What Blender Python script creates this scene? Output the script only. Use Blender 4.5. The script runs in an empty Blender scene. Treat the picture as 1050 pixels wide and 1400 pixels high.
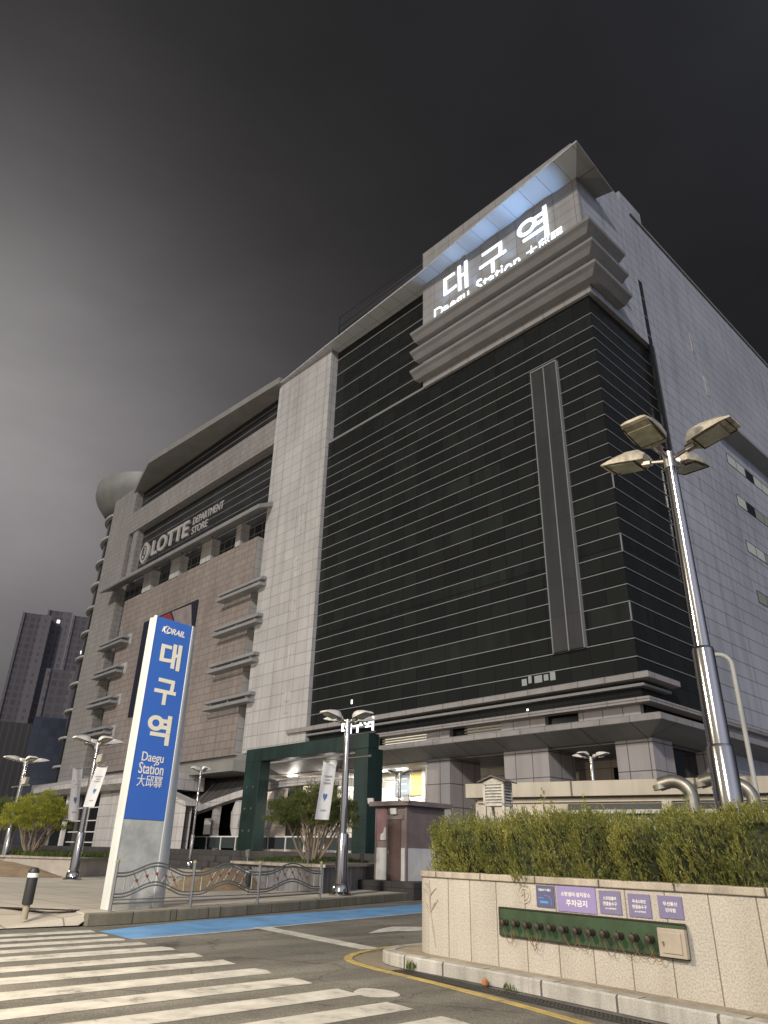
import bpy, bmesh, math, random
from mathutils import Vector, Matrix
R = math.radians
random.seed(7)
sc = bpy.context.scene
col = sc.collection

# ------------------------------------------------------------------ camera
cam_d = bpy.data.cameras.new('camera')
cam = bpy.data.objects.new('camera', cam_d); col.objects.link(cam)
cam_d.sensor_fit = 'VERTICAL'; cam_d.sensor_height = 36.0; cam_d.lens = 24.92
cam_d.clip_start = 0.1; cam_d.clip_end = 3000
_h, _p, _r = -0.82522636, 0.44933373, 0.02516664
_w = Vector((math.sin(_h)*math.cos(_p), math.cos(_h)*math.cos(_p), math.sin(_p)))
_r0 = Vector((math.cos(_h), -math.sin(_h), 0)); _u0 = _r0.cross(_w)
_rr = math.cos(_r)*_r0 + math.sin(_r)*_u0
_uu = -math.sin(_r)*_r0 + math.cos(_r)*_u0
cam.matrix_world = Matrix(((_rr.x, _uu.x, -_w.x, 0), (_rr.y, _uu.y, -_w.y, 0), (_rr.z, _uu.z, -_w.z, 1.6), (0, 0, 0, 1)))
sc.camera = cam

# ------------------------------------------------------------------ exposure
sc.view_settings.view_transform = 'Standard'; sc.view_settings.look = 'None'
sc.view_settings.exposure = 0.0; sc.view_settings.gamma = 1.0
sc.cycles.max_bounces = 6; sc.cycles.use_denoising = True
sc.cycles.sample_clamp_indirect = 3.0

# ------------------------------------------------------------------ world: night sky with city glow
wd = bpy.data.worlds.new('World'); sc.world = wd; wd.use_nodes = True
nt = wd.node_tree; nt.nodes.clear()
N = nt.nodes.new; L = nt.links.new
tc = N('ShaderNodeTexCoord')
nrm = N('ShaderNodeVectorMath'); nrm.operation = 'NORMALIZE'; L(tc.outputs['Generated'], nrm.inputs[0])
def glow(d, k, amp, color):
    d = Vector(d).normalized()
    dot = N('ShaderNodeVectorMath'); dot.operation = 'DOT_PRODUCT'; dot.inputs[1].default_value = d
    L(nrm.outputs[0], dot.inputs[0])
    m = N('ShaderNodeMath'); m.operation = 'MULTIPLY_ADD'; m.inputs[1].default_value = k; m.inputs[2].default_value = -k
    L(dot.outputs['Value'], m.inputs[0])
    e = N('ShaderNodeMath'); e.operation = 'EXPONENT'; L(m.outputs[0], e.inputs[0])
    b = N('ShaderNodeVectorMath'); b.operation = 'SCALE'; b.inputs[0].default_value = [c*amp for c in color]
    L(e.outputs[0], b.inputs['Scale'])
    return b.outputs[0]
terms = [
    glow((-0.88, 0.10, 0.46), 32.0, 0.24, (1.0, 0.95, 0.95)),
    glow((-0.92, 0.15, 0.36), 8.5, 0.075, (1.0, 0.93, 0.96)),      # bright haze over the plaza lights, left
    glow((-0.80, 0.45, 0.10), 8.0, 0.030, (1.0, 0.90, 1.0)),
    glow((0.95, -0.15, 0.22), 4.0, 0.95, (0.80, 0.86, 1.12)),      # bluish city light, right
    glow((0.05, -0.98, 0.12), 4.5, 0.60, (1.0, 0.93, 0.84)),       # warm city light behind
]
acc = None
for t_ in terms:
    if acc is None: acc = t_
    else:
        a = N('ShaderNodeVectorMath'); a.operation = 'ADD'; L(acc, a.inputs[0]); L(t_, a.inputs[1]); acc = a.outputs[0]
cl = N('ShaderNodeTexNoise'); cl.inputs['Scale'].default_value = 2.6; cl.inputs['Detail'].default_value = 5; cl.inputs['Roughness'].default_value = 0.55
mp = N('ShaderNodeMapping'); mp.inputs['Scale'].default_value = (1, 1, 2.2); L(nrm.outputs[0], mp.inputs['Vector']); L(mp.outputs[0], cl.inputs['Vector'])
cr_ = N('ShaderNodeMapRange'); cr_.inputs['From Min'].default_value = 0.32; cr_.inputs['From Max'].default_value = 0.68; cr_.inputs['To Min'].default_value = 0.88; cr_.inputs['To Max'].default_value = 1.13
L(cl.outputs['Fac'], cr_.inputs['Value'])
b_ = N('ShaderNodeVectorMath'); b_.operation = 'ADD'; L(acc, b_.inputs[0]); b_.inputs[1].default_value = (0.0062, 0.0059, 0.0055)
a = N('ShaderNodeVectorMath'); a.operation = 'SCALE'; L(b_.outputs[0], a.inputs[0]); L(cr_.outputs['Result'], a.inputs['Scale'])
bg = N('ShaderNodeBackground'); L(a.outputs[0], bg.inputs['Color']); bg.inputs['Strength'].default_value = 1.0
wo = N('ShaderNodeOutputWorld'); L(bg.outputs[0], wo.inputs['Surface'])

# ------------------------------------------------------------------ main light
def lamp(name, kind, loc, energy, color, **kw):
    d = bpy.data.lights.new(name, kind); d.energy = energy; d.color = color
    for k, v in kw.items(): setattr(d, k, v)
    o = bpy.data.objects.new(name, d); col.objects.link(o); o.location = loc
    return o
def aim(o, d): o.rotation_euler = Vector(d).to_track_quat('-Z', 'Y').to_euler()
sun = lamp('sun', 'SUN', (0, 0, 60), 2.15, (1.0, 0.95, 0.89), angle=R(4))
aim(sun, (-0.45*math.cos(R(25)), 0.89*math.cos(R(25)), -math.sin(R(25))))
lamp('street_light_near', 'POINT', (-11.0, -1.2, 9.0), 7200, (1.0, 0.86, 0.64), shadow_soft_size=0.25)
lamp('street_light_plaza', 'POINT', (-55, 3.5, 13.0), 14000, (1.0, 0.90, 0.76), shadow_soft_size=0.3)

# ------------------------------------------------------------------ material helpers
MATS = {}
def nodes(name):
    m = bpy.data.materials.new(name); m.use_nodes = True
    t = m.node_tree; b = t.nodes['Principled BSDF']
    MATS[name] = m
    return m, t, b
def mat(name, c, rough=0.6, metal=0.0, var=0.15, scale=3.0, bump=0.0, bscale=40.0, spec=0.5, stain=0.0, stain_scale=0.6, coord='Object'):
    m, t, b = nodes(name)
    tcn = t.nodes.new('ShaderNodeTexCoord')
    nz = t.nodes.new('ShaderNodeTexNoise'); nz.inputs['Scale'].default_value = scale; nz.inputs['Detail'].default_value = 6
    t.links.new(tcn.outputs[coord], nz.inputs['Vector'])
    mx = t.nodes.new('ShaderNodeMix'); mx.data_type = 'RGBA'
    mx.inputs['A'].default_value = (*[x*(1-var) for x in c], 1); mx.inputs['B'].default_value = (*[min(1, x*(1+var)) for x in c], 1)
    t.links.new(nz.outputs['Fac'], mx.inputs['Factor'])
    out = mx.outputs['Result']
    if stain:
        n2 = t.nodes.new('ShaderNodeTexNoise'); n2.inputs['Scale'].default_value = stain_scale; n2.inputs['Detail'].default_value = 8
        n2.inputs['Roughness'].default_value = 0.65
        t.links.new(tcn.outputs[coord], n2.inputs['Vector'])
        rp = t.nodes.new('ShaderNodeValToRGB'); rp.color_ramp.elements[0].position = 0.38; rp.color_ramp.elements[1].position = 0.62
        rp.color_ramp.elements[0].color = (1-stain,)*3 + (1,); rp.color_ramp.elements[1].color = (1, 1, 1, 1)
        t.links.new(n2.outputs['Fac'], rp.inputs['Fac'])
        m2 = t.nodes.new('ShaderNodeMix'); m2.data_type = 'RGBA'; m2.blend_type = 'MULTIPLY'; m2.inputs['Factor'].default_value = 1
        t.links.new(out, m2.inputs['A']); t.links.new(rp.outputs['Color'], m2.inputs['B']); out = m2.outputs['Result']
    t.links.new(out, b.inputs['Base Color'])
    b.inputs['Roughness'].default_value = rough; b.inputs['Metallic'].default_value = metal
    b.inputs['Specular IOR Level'].default_value = spec
    if bump:
        n3 = t.nodes.new('ShaderNodeTexNoise'); n3.inputs['Scale'].default_value = bscale; n3.inputs['Detail'].default_value = 4
        t.links.new(tcn.outputs[coord], n3.inputs['Vector'])
        bp = t.nodes.new('ShaderNodeBump'); bp.inputs['Strength'].default_value = bump; bp.inputs['Distance'].default_value = 0.02
        t.links.new(n3.outputs['Fac'], bp.inputs['Height']); t.links.new(bp.outputs['Normal'], b.inputs['Normal'])
    return m
def tile(name, c1, c2, mortar, bw, rh, ms=0.02, offset=0.0, rough=0.6, speck=0.0, speck_scale=120, stain=0.0, stain_scale=0.25, spec=0.4, metal=0.0, bump=0.4):
    m, t, b = nodes(name)
    tcn = t.nodes.new('ShaderNodeTexCoord')
    br = t.nodes.new('ShaderNodeTexBrick'); br.offset = offset; br.squash = 1.0
    br.inputs['Scale'].default_value = 1.0; br.inputs['Brick Width'].default_value = bw; br.inputs['Row Height'].default_value = rh
    br.inputs['Mortar Size'].default_value = ms; br.inputs['Mortar Smooth'].default_value = 0.1; br.inputs['Bias'].default_value = 0.0
    br.inputs['Color1'].default_value = (*c1, 1); br.inputs['Color2'].default_value = (*c2, 1); br.inputs['Mortar'].default_value = (*mortar, 1)
    t.links.new(tcn.outputs['UV'], br.inputs['Vector'])
    out = br.outputs['Color']
    def mult(sc_, lo, p0, p1, det=6, src='UV'):
        nonlocal out
        n2 = t.nodes.new('ShaderNodeTexNoise'); n2.inputs['Scale'].default_value = sc_; n2.inputs['Detail'].default_value = det
        t.links.new(tcn.outputs[src], n2.inputs['Vector'])
        rp = t.nodes.new('ShaderNodeValToRGB'); rp.color_ramp.elements[0].position = p0; rp.color_ramp.elements[1].position = p1
        rp.color_ramp.elements[0].color = (lo, lo, lo, 1); rp.color_ramp.elements[1].color = (1, 1, 1, 1)
        t.links.new(n2.outputs['Fac'], rp.inputs['Fac'])
        m2 = t.nodes.new('ShaderNodeMix'); m2.data_type = 'RGBA'; m2.blend_type = 'MULTIPLY'; m2.inputs['Factor'].default_value = 1
        t.links.new(out, m2.inputs['A']); t.links.new(rp.outputs['Color'], m2.inputs['B']); out = m2.outputs['Result']
    if speck: mult(speck_scale, 1-speck, 0.35, 0.6, 2)
    if stain:
        mult(stain_scale, 1-stain, 0.35, 0.65, 8)
        mp_ = t.nodes.new('ShaderNodeMapping'); mp_.inputs['Scale'].default_value = (1.0, 0.07, 1); t.links.new(tcn.outputs['UV'], mp_.inputs['Vector'])
        n4 = t.nodes.new('ShaderNodeTexNoise'); n4.inputs['Scale'].default_value = max(1.3, stain_scale*3); n4.inputs['Detail'].default_value = 7; t.links.new(mp_.outputs[0], n4.inputs['Vector'])
        rp4 = t.nodes.new('ShaderNodeValToRGB'); rp4.color_ramp.elements[0].position = 0.36; rp4.color_ramp.elements[1].position = 0.56
        lo4 = 1-stain*0.9; rp4.color_ramp.elements[0].color = (lo4, lo4*.99, lo4*.97, 1); t.links.new(n4.outputs['Fac'], rp4.inputs['Fac'])
        m4 = t.nodes.new('ShaderNodeMix'); m4.data_type = 'RGBA'; m4.blend_type = 'MULTIPLY'; m4.inputs['Factor'].default_value = 1
        t.links.new(out, m4.inputs['A']); t.links.new(rp4.outputs['Color'], m4.inputs['B']); out = m4.outputs['Result']
    t.links.new(out, b.inputs['Base Color'])
    b.inputs['Roughness'].default_value = rough; b.inputs['Specular IOR Level'].default_value = spec; b.inputs['Metallic'].default_value = metal
    if bump:
        bp = t.nodes.new('ShaderNodeBump'); bp.inputs['Strength'].default_value = bump; bp.inputs['Distance'].default_value = 0.01; bp.invert = True
        t.links.new(br.outputs['Fac'], bp.inputs['Height']); t.links.new(bp.outputs['Normal'], b.inputs['Normal'])
    return m
def emit(name, c, s, base=(0.8, 0.8, 0.8)):
    m, t, b = nodes(name)
    b.inputs['Base Color'].default_value = (*base, 1); b.inputs['Emission Color'].default_value = (*c, 1); b.inputs['Emission Strength'].default_value = s
    return m

# ------------------------------------------------------------------ mesh helpers
class MB:
    def __init__(s): s.v = []; s.f = []; s.mi = []; s.m = 0
    def add(s, vs, fs):
        o = len(s.v); s.v += [tuple(p) for p in vs]; s.f += [tuple(i+o for i in f) for f in fs]; s.mi += [s.m]*len(fs)
        return s
    def box(s, x0, x1, y0, y1, z0, z1):
        return s.add([(x0,y0,z0),(x1,y0,z0),(x1,y1,z0),(x0,y1,z0),(x0,y0,z1),(x1,y0,z1),(x1,y1,z1),(x0,y1,z1)],
                     [(0,3,2,1),(4,5,6,7),(0,1,5,4),(1,2,6,5),(2,3,7,6),(3,0,4,7)])
    def obox(s, p0, p1, w, z0, z1):
        """box along the plan segment p0-p1, width w centred on it"""
        a = Vector(p0[:2]); b = Vector(p1[:2]); d = (b-a).normalized(); n = Vector((-d.y, d.x))*w/2
        q = [a+n, a-n, b-n, b+n]
        return s.prism(q, z0, z1)
    def prism(s, q, z0, z1):
        n = len(q)
        ar = sum(q[i][0]*q[(i+1)%n][1]-q[(i+1)%n][0]*q[i][1] for i in range(n))
        if ar < 0: q = list(reversed(q))
        vs = [(p[0], p[1], z0) for p in q] + [(p[0], p[1], z1) for p in q]
        return s.add(vs, [tuple(reversed(range(n))), tuple(range(n, 2*n))] + [(i, (i+1)%n, n+(i+1)%n, n+i) for i in range(n)])
    def quad(s, *p): return s.add(p, [tuple(range(len(p)))])
    def extr(s, poly, d):
        """polygon of 3-D points pushed along vector d"""
        n = len(poly); d = Vector(d); a = [Vector(p) for p in poly]; b = [p+d for p in a]
        return s.add(a+b, [tuple(range(n)), tuple(reversed(range(n, 2*n)))] + [(i, n+i, n+(i+1)%n, (i+1)%n) for i in range(n)])
    def tube(s, path, r, n=8, cap=True):
        path = [Vector(p) for p in path]; k = len(path)
        rs = r if isinstance(r, (list, tuple)) else [r]*k
        rings = []; prev = None
        for i, p in enumerate(path):
            d = (path[min(i+1, k-1)] - path[max(i-1, 0)]).normalized()
            if prev is None:
                u = d.orthogonal().normalized()
            else:
                u = (prev - d*prev.dot(d))
                u = u.normalized() if u.length > 1e-6 else d.orthogonal().normalized()
            prev = u; v = d.cross(u)
            rings.append([p + (u*math.cos(2*math.pi*j/n) + v*math.sin(2*math.pi*j/n))*rs[i] for j in range(n)])
        vs = [q for rg in rings for q in rg]; fs = []
        for i in range(k-1):
            for j in range(n):
                fs.append((i*n+j, i*n+(j+1)%n, (i+1)*n+(j+1)%n, (i+1)*n+j))
        if cap: fs += [tuple(reversed(range(n))), tuple(range((k-1)*n, k*n))]
        return s.add(vs, fs)
    def lathe(s, prof, c=(0, 0, 0), n=24):
        """profile [(r,z)] turned about a vertical axis at c"""
        vs = []; fs = []
        for r, z in prof:
            for j in range(n):
                a = 2*math.pi*j/n; vs.append((c[0]+r*math.cos(a), c[1]+r*math.sin(a), c[2]+z))
        for i in range(len(prof)-1):
            for j in range(n): fs.append((i*n+j, i*n+(j+1)%n, (i+1)*n+(j+1)%n, (i+1)*n+j))
        fs += [tuple(reversed(range(n))), tuple(range((len(prof)-1)*n, len(prof)*n))]
        return s.add(vs, fs)
    def sweep(s, path, prof):
        """closed profile [(out,z)] along a plan path; out is to the right of travel"""
        k = len(path); P = [Vector(p) for p in path]; n = len(prof); vs = []
        for i in range(k):
            d0 = (P[i]-P[i-1]).normalized() if i else (P[1]-P[0]).normalized()
            d1 = (P[i+1]-P[i]).normalized() if i < k-1 else d0
            n0 = Vector((d0.y, -d0.x)); n1 = Vector((d1.y, -d1.x)); m = (n0+n1)
            m = m / (1+n0.dot(n1))
            for o, z in prof: q = P[i] + m*o; vs.append((q.x, q.y, z))
        fs = []
        for i in range(k-1):
            for j in range(n): fs.append((i*n+j, (i+1)*n+j, (i+1)*n+(j+1)%n, i*n+(j+1)%n))
        fs += [tuple(range(n)), tuple(reversed(range((k-1)*n, k*n)))]
        return s.add(vs, fs)
    def build(s, name, m, parent=None, smooth=False, bevel=0.0, loc=None):
        me = bpy.data.meshes.new(name); me.from_pydata(s.v, [], s.f)
        for x in (m if isinstance(m, (list, tuple)) else [m]): me.materials.append(x)
        for i, p in enumerate(me.polygons): p.material_index = s.mi[i]
        bm = bmesh.new(); bm.from_mesh(me); bmesh.ops.recalc_face_normals(bm, faces=bm.faces[:]); bm.to_mesh(me); bm.free()
        if bevel or smooth:
            pass
        uv = me.uv_layers.new(name='UVMap').data
        for p in me.polygons:
            nn = p.normal
            if abs(nn.z) > 0.8:
                for li in p.loop_indices: q = me.vertices[me.loops[li].vertex_index].co; uv[li].uv = (q.x, q.y)
            else:
                tx = Vector((-nn.y, nn.x)).normalized()
                for li in p.loop_indices:
                    q = me.vertices[me.loops[li].vertex_index].co; uv[li].uv = (q.x*tx.x + q.y*tx.y, q.z)
        if smooth:
            for p in me.polygons: p.use_smooth = True
            try: me.set_sharp_from_angle(angle=R(40))
            except Exception: pass
        o = bpy.data.objects.new(name, me); col.objects.link(o)
        if bevel:
            b = o.modifiers.new('bevel', 'BEVEL'); b.width = bevel; b.segments = 2; b.limit_method = 'ANGLE'
        if parent is not None: o.parent = parent
        if loc is not None: o.location = loc
        return o
def tag(o, label=None, cat=None, group=None, kind=None):
    if label: o['label'] = label
    if cat: o['category'] = cat
    if group: o['group'] = group
    if kind: o['kind'] = kind
    return o
def thing(name, label, cat, loc=(0, 0, 0), rz=0, group=None):
    o = bpy.data.objects.new(name, None); col.objects.link(o); o.location = loc; o.rotation_euler = (0, 0, rz)
    o.empty_display_size = 0.3
    return tag(o, label, cat, group)
def struct(name, mb, m, **kw): return tag(mb.build(name, m, **kw), kind='structure')
def copy_tree(o, parent=None):
    c = o.copy(); col.objects.link(c)
    if parent is not None: c.parent = parent
    for ch in list(o.children): copy_tree(ch, c)
    return c
_textcache = {}
def text_pts(body, bold=0.0, spacing=1.0):
    key = (body, bold, spacing)
    if key in _textcache: return _textcache[key]
    c = bpy.data.curves.new('t', 'FONT'); c.body = body; c.size = 1; c.offset = bold; c.space_character = spacing; c.resolution_u = 5
    o = bpy.data.objects.new('t', c); col.objects.link(o); bpy.context.view_layer.update()
    dg = bpy.context.evaluated_depsgraph_get(); me = bpy.data.meshes.new_from_object(o.evaluated_get(dg))
    vs = [v.co.copy() for v in me.vertices]; fs = [tuple(p.vertices) for p in me.polygons]
    bpy.data.objects.remove(o); bpy.data.curves.remove(c); bpy.data.meshes.remove(me)
    _textcache[key] = (vs, fs); return vs, fs
def text(mb, body, org, ux, uz, w, h, depth=0.0, bold=0.0, shear=0.0):
    """writing whose outline box is w wide and h high, lower left corner at org, along ux / up uz, standing off by depth"""
    vs, fs = text_pts(body, bold)
    x0 = min(v.x for v in vs); x1 = max(v.x for v in vs); y0 = min(v.y for v in vs); y1 = max(v.y for v in vs)
    ux = Vector(ux).normalized(); uz = Vector(uz).normalized(); nn = ux.cross(uz)   # nn points to the reader
    P = [Vector(org) + ux*((v.x-x0)/(x1-x0)*w + shear*(v.y-y0)/(y1-y0)*h) + uz*((v.y-y0)/(y1-y0)*h) for v in vs]
    if depth <= 0: mb.add(P, fs); return
    F = [p + nn*depth for p in P]
    n = len(P); edges = {}
    for f in fs:
        for i in range(len(f)):
            e = (f[i], f[(i+1) % len(f)]); edges[e] = True
    side = [(a, b, n+b, n+a) for (a, b) in edges if (b, a) not in edges]
    mb.add(P+F, [tuple(i+n for i in f) for f in fs] + side)

# ------------------------------------------------------------------ materials
asphalt = mat('asphalt', (0.235, 0.223, 0.205), 0.85, var=0.30, scale=9, bump=0.5, bscale=160, stain=0.32, stain_scale=0.45, spec=0.3)
def asphalt_detail(m):
    t = m.node_tree; b = t.nodes['Principled BSDF']; out = b.inputs['Base Color'].links[0].from_socket
    tcn = t.nodes.new('ShaderNodeTexCoord')
    def mul(fac, lo, hi, p0, p1):
        nonlocal out
        rp = t.nodes.new('ShaderNodeValToRGB'); rp.color_ramp.elements[0].position = p0; rp.color_ramp.elements[1].position = p1
        rp.color_ramp.elements[0].color = (lo, lo, lo, 1); rp.color_ramp.elements[1].color = (hi, hi, hi*.98, 1)
        t.links.new(fac, rp.inputs['Fac'])
        mx = t.nodes.new('ShaderNodeMix'); mx.data_type = 'RGBA'; mx.blend_type = 'MULTIPLY'; mx.inputs['Factor'].default_value = 1
        t.links.new(out, mx.inputs['A']); t.links.new(rp.outputs['Color'], mx.inputs['B']); out = mx.outputs['Result']
    n1 = t.nodes.new('ShaderNodeTexNoise'); n1.inputs['Scale'].default_value = 38; n1.inputs['Detail'].default_value = 3; t.links.new(tcn.outputs['Object'], n1.inputs['Vector'])
    mul(n1.outputs['Fac'], .62, 1.25, .35, .66)
    v = t.nodes.new('ShaderNodeTexVoronoi'); v.feature = 'DISTANCE_TO_EDGE'; v.inputs['Scale'].default_value = 0.42
    w = t.nodes.new('ShaderNodeTexNoise'); w.inputs['Scale'].default_value = 1.4; w.inputs['Detail'].default_value = 6; t.links.new(tcn.outputs['Object'], w.inputs['Vector'])
    vm = t.nodes.new('ShaderNodeVectorMath'); vm.operation = 'MULTIPLY_ADD'; vm.inputs[1].default_value = (1.1, 1.1, 0); t.links.new(w.outputs['Color'], vm.inputs[0]); t.links.new(tcn.outputs['Object'], vm.inputs[2])
    t.links.new(vm.outputs[0], v.inputs['Vector'])
    mul(v.outputs['Distance'], .62, 1.0, .003, .011)
    st = t.nodes.new('ShaderNodeTexNoise'); st.inputs['Scale'].default_value = .9; st.inputs['Detail'].default_value = 5
    mp_ = t.nodes.new('ShaderNodeMapping'); mp_.inputs['Scale'].default_value = (1.6, .18, 1); t.links.new(tcn.outputs['Object'], mp_.inputs['Vector']); t.links.new(mp_.outputs[0], st.inputs['Vector'])
    mul(st.outputs['Fac'], .72, 1.08, .36, .6)
    t.links.new(out, b.inputs['Base Color'])
asphalt_detail(asphalt)
paint_white = mat('road_paint_white', (0.60, 0.58, 0.53), 0.75, var=0.12, scale=4, bump=0.25, bscale=140, stain=0.30, stain_scale=2.2)
def wear(m, scale, p0, p1, under=(0.18, 0.17, 0.155)):
    t = m.node_tree; b = t.nodes['Principled BSDF']; src = b.inputs['Base Color'].links[0].from_socket
    tcn = t.nodes.new('ShaderNodeTexCoord'); nz = t.nodes.new('ShaderNodeTexNoise'); nz.inputs['Scale'].default_value = scale; nz.inputs['Detail'].default_value = 10; nz.inputs['Roughness'].default_value = 0.75
    t.links.new(tcn.outputs['Object'], nz.inputs['Vector'])
    rp = t.nodes.new('ShaderNodeValToRGB'); rp.color_ramp.elements[0].position = p0; rp.color_ramp.elements[1].position = p1
    t.links.new(nz.outputs['Fac'], rp.inputs['Fac'])
    mx = t.nodes.new('ShaderNodeMix'); mx.data_type = 'RGBA'; mx.inputs['A'].default_value = (*under, 1)
    t.links.new(rp.outputs['Color'], mx.inputs['Factor']); t.links.new(src, mx.inputs['B']); t.links.new(mx.outputs['Result'], b.inputs['Base Color'])
paint_blue = mat('road_paint_blue', (0.16, 0.37, 0.68), 0.7, var=0.12, scale=2, bump=0.2, bscale=140, stain=0.30, stain_scale=0.8)
paint_yellow = mat('road_paint_yellow', (0.52, 0.39, 0.12), 0.75, var=0.15, scale=5, stain=0.3, stain_scale=2.0)
wear(paint_white, 2.2, 0.33, 0.44); wear(paint_blue, 1.6, 0.30, 0.42, (0.13, 0.14, 0.15)); wear(paint_yellow, 6.0, 0.36, 0.47)
paving = tile('paving_slabs', (0.60, 0.55, 0.465), (0.55, 0.505, 0.43), (0.27, 0.24, 0.20), 2.4, 1.2, 0.02, 0.5, 0.8, stain=0.16, stain_scale=0.5, speck=0.14, speck_scale=40)
granite_dark = tile('dark_granite', (0.075, 0.07, 0.066), (0.062, 0.058, 0.056), (0.03, 0.03, 0.03), 1.5, 0.4, 0.012, 0.5, 0.6, speck=0.2, stain=0.3)
kerb_granite = tile('kerb_granite', (0.56, 0.54, 0.50), (0.52, 0.50, 0.46), (0.13, 0.12, 0.11), 1.25, 10, 0.018, 0.0, 0.75, speck=0.28, speck_scale=70, stain=0.3, stain_scale=1.5)
kerb_old = tile('weathered_kerb', (0.27, 0.25, 0.19), (0.23, 0.215, 0.165), (0.07, 0.065, 0.05), 1.1, 10, 0.016, 0.0, 0.85, speck=0.25, speck_scale=40, stain=0.22, stain_scale=1.1)
granite_wall = tile('granite_slabs', (0.545, 0.505, 0.445), (0.505, 0.47, 0.415), (0.22, 0.185, 0.15), 0.567, 10, 0.009, 0.0, 0.7, speck=0.30, speck_scale=48, stain=0.11, stain_scale=0.9)
granite_cap = tile('granite_coping', (0.52, 0.46, 0.38), (0.48, 0.425, 0.35), (0.12, 0.10, 0.08), 1.1, 10, 0.014, 0.0, 0.7, speck=0.22, speck_scale=55, stain=0.25, stain_scale=2)
stone_pillar = tile('pale_stone_panels', (0.475, 0.46, 0.445), (0.43, 0.417, 0.403), (0.27, 0.26, 0.25), 1.72, 1.163, 0.035, 0.0, 0.6, stain=0.16, stain_scale=0.15)
stone_side = tile('side_wall_panels', (0.365, 0.375, 0.41), (0.345, 0.355, 0.388), (0.165, 0.168, 0.18), 7.0, 1.163, 0.035, 0.5, 0.6, stain=0.17, stain_scale=0.12)
stone_fine = tile('fine_stone_panels', (0.275, 0.258, 0.242), (0.245, 0.232, 0.218), (0.15, 0.14, 0.13), 1.2, 0.8, 0.035, 0.5, 0.65, stain=0.12, stain_scale=0.12)
stone_sign = tile('sign_wall_panels', (0.30, 0.29, 0.282), (0.28, 0.272, 0.265), (0.15, 0.142, 0.138), 2.0, 1.1, 0.03, 0.0, 0.6, stain=0.1)
brick_pink = tile('pink_stone_blocks', (0.285, 0.24, 0.213), (0.245, 0.208, 0.187), (0.165, 0.142, 0.13), 1.5, 0.78, 0.045, 0.5, 0.75, stain=0.18, stain_scale=0.12)
stone_pier = tile('pier_panels', (0.36, 0.335, 0.33), (0.34, 0.315, 0.31), (0.09, 0.085, 0.085), 1.35, 1.55, 0.03, 0.0, 0.55, stain=0.12, stain_scale=0.4)
stone_beige = tile('beige_wall_panels', (0.46, 0.40, 0.34), (0.43, 0.375, 0.32), (0.2, 0.17, 0.15), 1.5, 1.2, 0.025, 0.0, 0.6, stain=0.1)
soffit_mat = tile('metal_soffit_panels', (0.25, 0.245, 0.24), (0.23, 0.225, 0.22), (0.06, 0.06, 0.06), 3.3, 30, 0.04, 0.0, 0.5, stain=0.15, stain_scale=0.3)
wing_mat = tile('wing_soffit_panels', (0.42, 0.43, 0.44), (0.40, 0.41, 0.42), (0.22, 0.22, 0.23), 1.9, 40, 0.035, 0.0, 0.45)
fascia_mat = mat('fascia_metal', (0.22, 0.215, 0.20), 0.55, var=0.1, scale=0.6, stain=0.15, stain_scale=0.5)
louver_mat = mat('louver_metal', (0.255, 0.252, 0.25), 0.5, var=0.1, scale=0.7, stain=0.15, stain_scale=0.4)
canopy_trim = tile('canopy_trim', (0.31, 0.29, 0.28), (0.285, 0.268, 0.26), (0.14, 0.12, 0.11), 1.9, 10, 0.03, 0.0, 0.55, stain=0.15)
glass_wall = tile('dark_curtain_glass', (0.0125, 0.0133, 0.013), (0.0172, 0.0186, 0.018), (0.005, 0.0055, 0.0055), 1.55, 1.163, 0.02, 0.0, 0.14, spec=0.16, bump=0.0)
glass_left = tile('hazed_curtain_glass', (0.018, 0.018, 0.018), (0.032, 0.032, 0.033), (0.014, 0.014, 0.014), 1.66, 1.163, 0.02, 0.0, 0.3, spec=0.3, bump=0.0)  # glare veil over the left front put into a paler, greyer glass colour
spandrel = tile('spandrel_glass', (0.020, 0.024, 0.022), (0.011, 0.013, 0.0125), (0.009, 0.010, 0.010), 3.1, 10, 0.05, 0.0, 0.35, spec=0.2, stain=0.35, stain_scale=0.12, bump=0.0)
glass_dark = mat('dark_glass', (0.010, 0.011, 0.012), 0.12, var=0.3, scale=0.4, spec=0.5)
mullion = mat('mullion_metal', (0.205, 0.207, 0.207), 0.5, var=0.1)
strip_mat = tile('charcoal_panels', (0.040, 0.040, 0.043), (0.035, 0.035, 0.038), (0.022, 0.022, 0.023), 4, 2.32, 0.02, 0.0, 0.5, stain=0.2)
white_metal = mat('white_metal', (0.70, 0.68, 0.64), 0.45, var=0.06, stain=0.12, stain_scale=0.8)
white_tile = tile('white_cladding', (0.50, 0.475, 0.46), (0.465, 0.445, 0.43), (0.22, 0.2, 0.2), 1.1, 1.1, 0.025, 0.0, 0.5, stain=0.15, stain_scale=0.4)
green_mat = tile('green_painted_panels', (0.012, 0.037, 0.033), (0.0105, 0.032, 0.029), (0.008, 0.03, 0.026), 40, 1.9, 0.04, 0.0, 0.5, stain=0.4, stain_scale=0.5)
glass_roof = tile('roof_sheeting', (0.11, 0.105, 0.105), (0.10, 0.095, 0.095), (0.035, 0.035, 0.035), 1.0, 40, 0.09, 0.0, 0.5, stain=0.25)
steel = mat('polished_steel', (0.42, 0.405, 0.385), 0.13, metal=1.0, var=0.08, scale=2, bump=0.04, bscale=6)
steel_dull = mat('satin_steel', (0.50, 0.48, 0.45), 0.35, metal=1.0, var=0.12, scale=4)
lamp_white = mat('lamp_white_paint', (0.74, 0.71, 0.66), 0.5, var=0.1, scale=6, stain=0.25, stain_scale=3)
lamp_dirty = mat('lamp_weathered_paint', (0.50, 0.45, 0.36), 0.6, var=0.25, scale=6, stain=0.5, stain_scale=4)
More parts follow.
